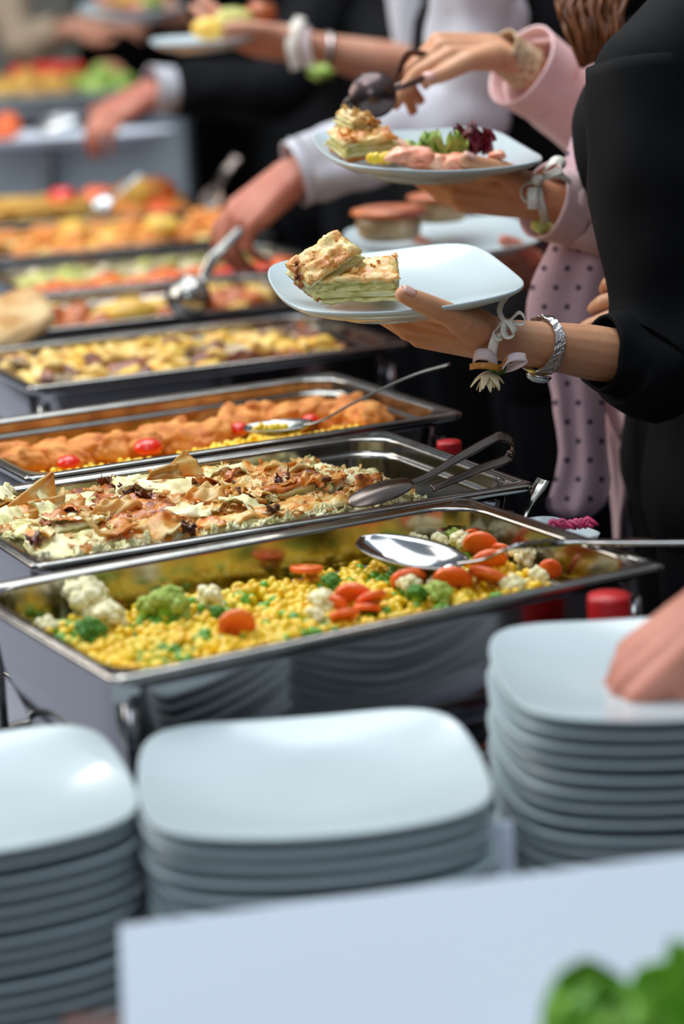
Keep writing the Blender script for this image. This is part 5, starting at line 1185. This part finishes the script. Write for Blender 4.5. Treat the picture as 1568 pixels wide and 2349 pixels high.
rib('organza_loop', [(1150, 842, 2.40), (1165, 824, 2.395), (1185, 818, 2.395), (1205, 822, 2.40), (1186, 838, 2.40), (1160, 846, 2.41)], .010, 'organza', v3(.1, .7, .6), rb)
rib('gold_band', [(1077, 842, 2.412), (1090, 839, 2.396), (1115, 839, 2.392), (1140, 843, 2.396), (1152, 846, 2.41)], .0065, 'gold_ribbon', v3(0, .3, 1), rb)
rib('gold_band', [(1150, 842, 2.40), (1160, 830, 2.396), (1172, 820, 2.40)], .007, 'gold_ribbon', v3(.6, .5, -.3), rb)
fc = S(1118, 852, 2.412)
petals = []
for k in range(13):
    a = k * 2 * PI / 13; el = .25 if k % 2 else .75
    dirv = nrm(v3(math.cos(a), math.sin(a), -el)); G = []
    sdv = nrm(np.cross(dirv, v3(0, 0, 1)))
    for i in range(7):
        u = i / 6; wd = .0042 * math.sin(PI * (.15 + .8 * u)) ; G.append([fc + dirv * u * (.019 if k % 2 else .015) + v3(0, 0, -.010 * u * u) + sdv * wd * g for g in (-1, -.4, .4, 1)])
    V, Fc = solid_sheet(np.array(G), .0009); petals.append((V, Fc))
fl_ = link('flower_core', (local(rb, fc + v3(0, 0, -.008) + blob(.005, .005, .004, 2, .3, 4, 2)[0]), ico(2)[1]), 'gold_ribbon', rb)
for V, Fc in petals: link('petal', (local(rb, V), Fc), 'petal', fl_)
link('calyx', (local(rb, fc + v3(.010, 0, .0) + blob(.008, .004, .004, 2, .3, 2, 2)[0]), ico(2)[1]), 'broc', rb)
# watch
wc = p1_W + (p1_E - p1_W) * .285
wt = empty('chain_watch', 'silver many-stranded chain watch on the forearm in front', 'watch', wc)
rw = .0288; Pn, u_, w2 = ring_pts(wc, a1, 1.0, 60)
for k in range(9):
    off = (k - 4) * .0018; pts = []
    for j, p in enumerate(Pn):
        th = j / 60 * 2 * PI; dn = p - wc
        wob = .0045 * math.sin(th * 1.0 + .6) * (1 if k < 7 else -1.4) + (.004 if k >= 7 else 0)
        pts.append(wc + dn * (rw + .0006 * math.sin(j * 2.1 + k)) + a1 * (off + wob * (abs(math.sin(th)) ** .7)))
    pts.append(pts[0]); V, Fc = tube(np.array(pts), .00085, 6, 160)
    r_ = 1 + .25 * np.sin(np.arange(len(V)) // 6 * 1.9)[:, None]
    link('chain_strand', (local(wt, V), Fc), 'silver', wt)
link('clasp_bar', xf(box(0, 0, 0, .0165, .006, .0028, .001), np.column_stack([a1, w2, u_]), u_ * (rw + .001)), 'silver', wt)
Vb = box(0, 0, 0, .018, .018, .003, .001); link('gold_lug', xf(Vb, np.column_stack([a1, w2, u_]), -u_ * (rw - .001)), 'gold', wt)
V, Fc = lathe([(0, .0015), (.0125, .0015), (.0135, 0), (.0125, -.0015), (0, -.0015)], 36); bz_ = link('watch_bezel', xf((V, Fc), np.column_stack([a1, w2, u_]), -u_ * (rw + .003) + a1 * .003), 'silver', wt)
V, Fc = lathe([(0, -.007), (.007, -.0062), (.0118, -.0035), (.0124, -.001), (0, -.001)], 36); link('watch_glass', xf((V, Fc), np.column_stack([a1, w2, u_]), -u_ * (rw + .003) + a1 * .003), 'glass_face', bz_)
link('crown', xf((ico(1)[0] * .002, ico(1)[1]), t=-u_ * (rw + .001) + a1 * .013 - w2 * .008), 'silver', bz_)
# ribbon on the pink woman's wrist
r2 = empty('ribbon_corsage', 'white satin bow tied round the wrist under the salad plate', 'corsage', p2_W)
a2 = nrm(p2_E - p2_W)
rib('wrist_ribbon', [(1236, 412, 2.79), (1232, 425, 2.765), (1236, 455, 2.755), (1246, 490, 2.76), (1252, 512, 2.78)], .010, 'ribbon', v3(1, .1, .1), r2)
rib('bow_loop', [(1234, 420, 2.76), (1216, 420, 2.75), (1198, 430, 2.745), (1196, 448, 2.745), (1206, 462, 2.745), (1218, 456, 2.745), (1226, 436, 2.75), (1234, 424, 2.76)], .009, 'ribbon', v3(.3, .9, .1), r2)
rib('bow_loop', [(1240, 405, 2.765), (1252, 385, 2.76), (1272, 368, 2.76), (1288, 372, 2.76), (1286, 388, 2.76), (1268, 396, 2.76), (1246, 404, 2.765)], .012, 'ribbon', v3(.5, .6, .6), r2)
rib('ribbon_tail', [(1222, 430, 2.75), (1220, 446, 2.742), (1221, 462, 2.740), (1221, 480, 2.742)], .0115, 'ribbon', v3(1, 0, .05), r2)
rib('ribbon_tail', [(1238, 415, 2.765), (1258, 404, 2.76), (1285, 402, 2.76), (1308, 418, 2.77)], .008, 'ribbon', v3(.3, .5, .8), r2)
link('knot', (local(r2, S(1232, 414, 2.752) + blob(.007, .006, .007, 2, .2, 2, 1)[0]), ico(2)[1]), 'ribbon', r2)
link('corsage_flower', (local(r2, S(1243, 520, 2.79) + blob(.012, .010, .008, 2, .4, 3, 6)[0]), ico(2)[1]), 'zucchini', r2)
# corsage of the guest behind
r3 = empty('ribbon_corsage', 'pale ribbon corsage hanging from the bare wrist at the back', 'corsage', p4_W)
rib('wrist_ribbon', [(690, 40, 3.95), (672, 70, 3.93), (668, 110, 3.92), (680, 160, 3.93)], .018, 'ribbon', v3(1, .1, .1), r3)
rib('ribbon_tail', [(700, 60, 3.94), (700, 110, 3.93), (715, 165, 3.94)], .016, 'organza', v3(1, .2, .1), r3)
link('corsage_flower', (local(r3, S(735, 168, 3.94) + blob(.02, .016, .012, 2, .4, 3, 6)[0]), ico(2)[1]), 'lettuce', r3)
br_ = empty('bracelet', 'silver bracelet on the bare wrist at the back', 'bracelet', S(726, 95, 3.98))
band('bracelet_band', p4_W + nrm(p4_E - p4_W) * .035, p4_E - p4_W, .031, .009, 'silver', br_, .002)
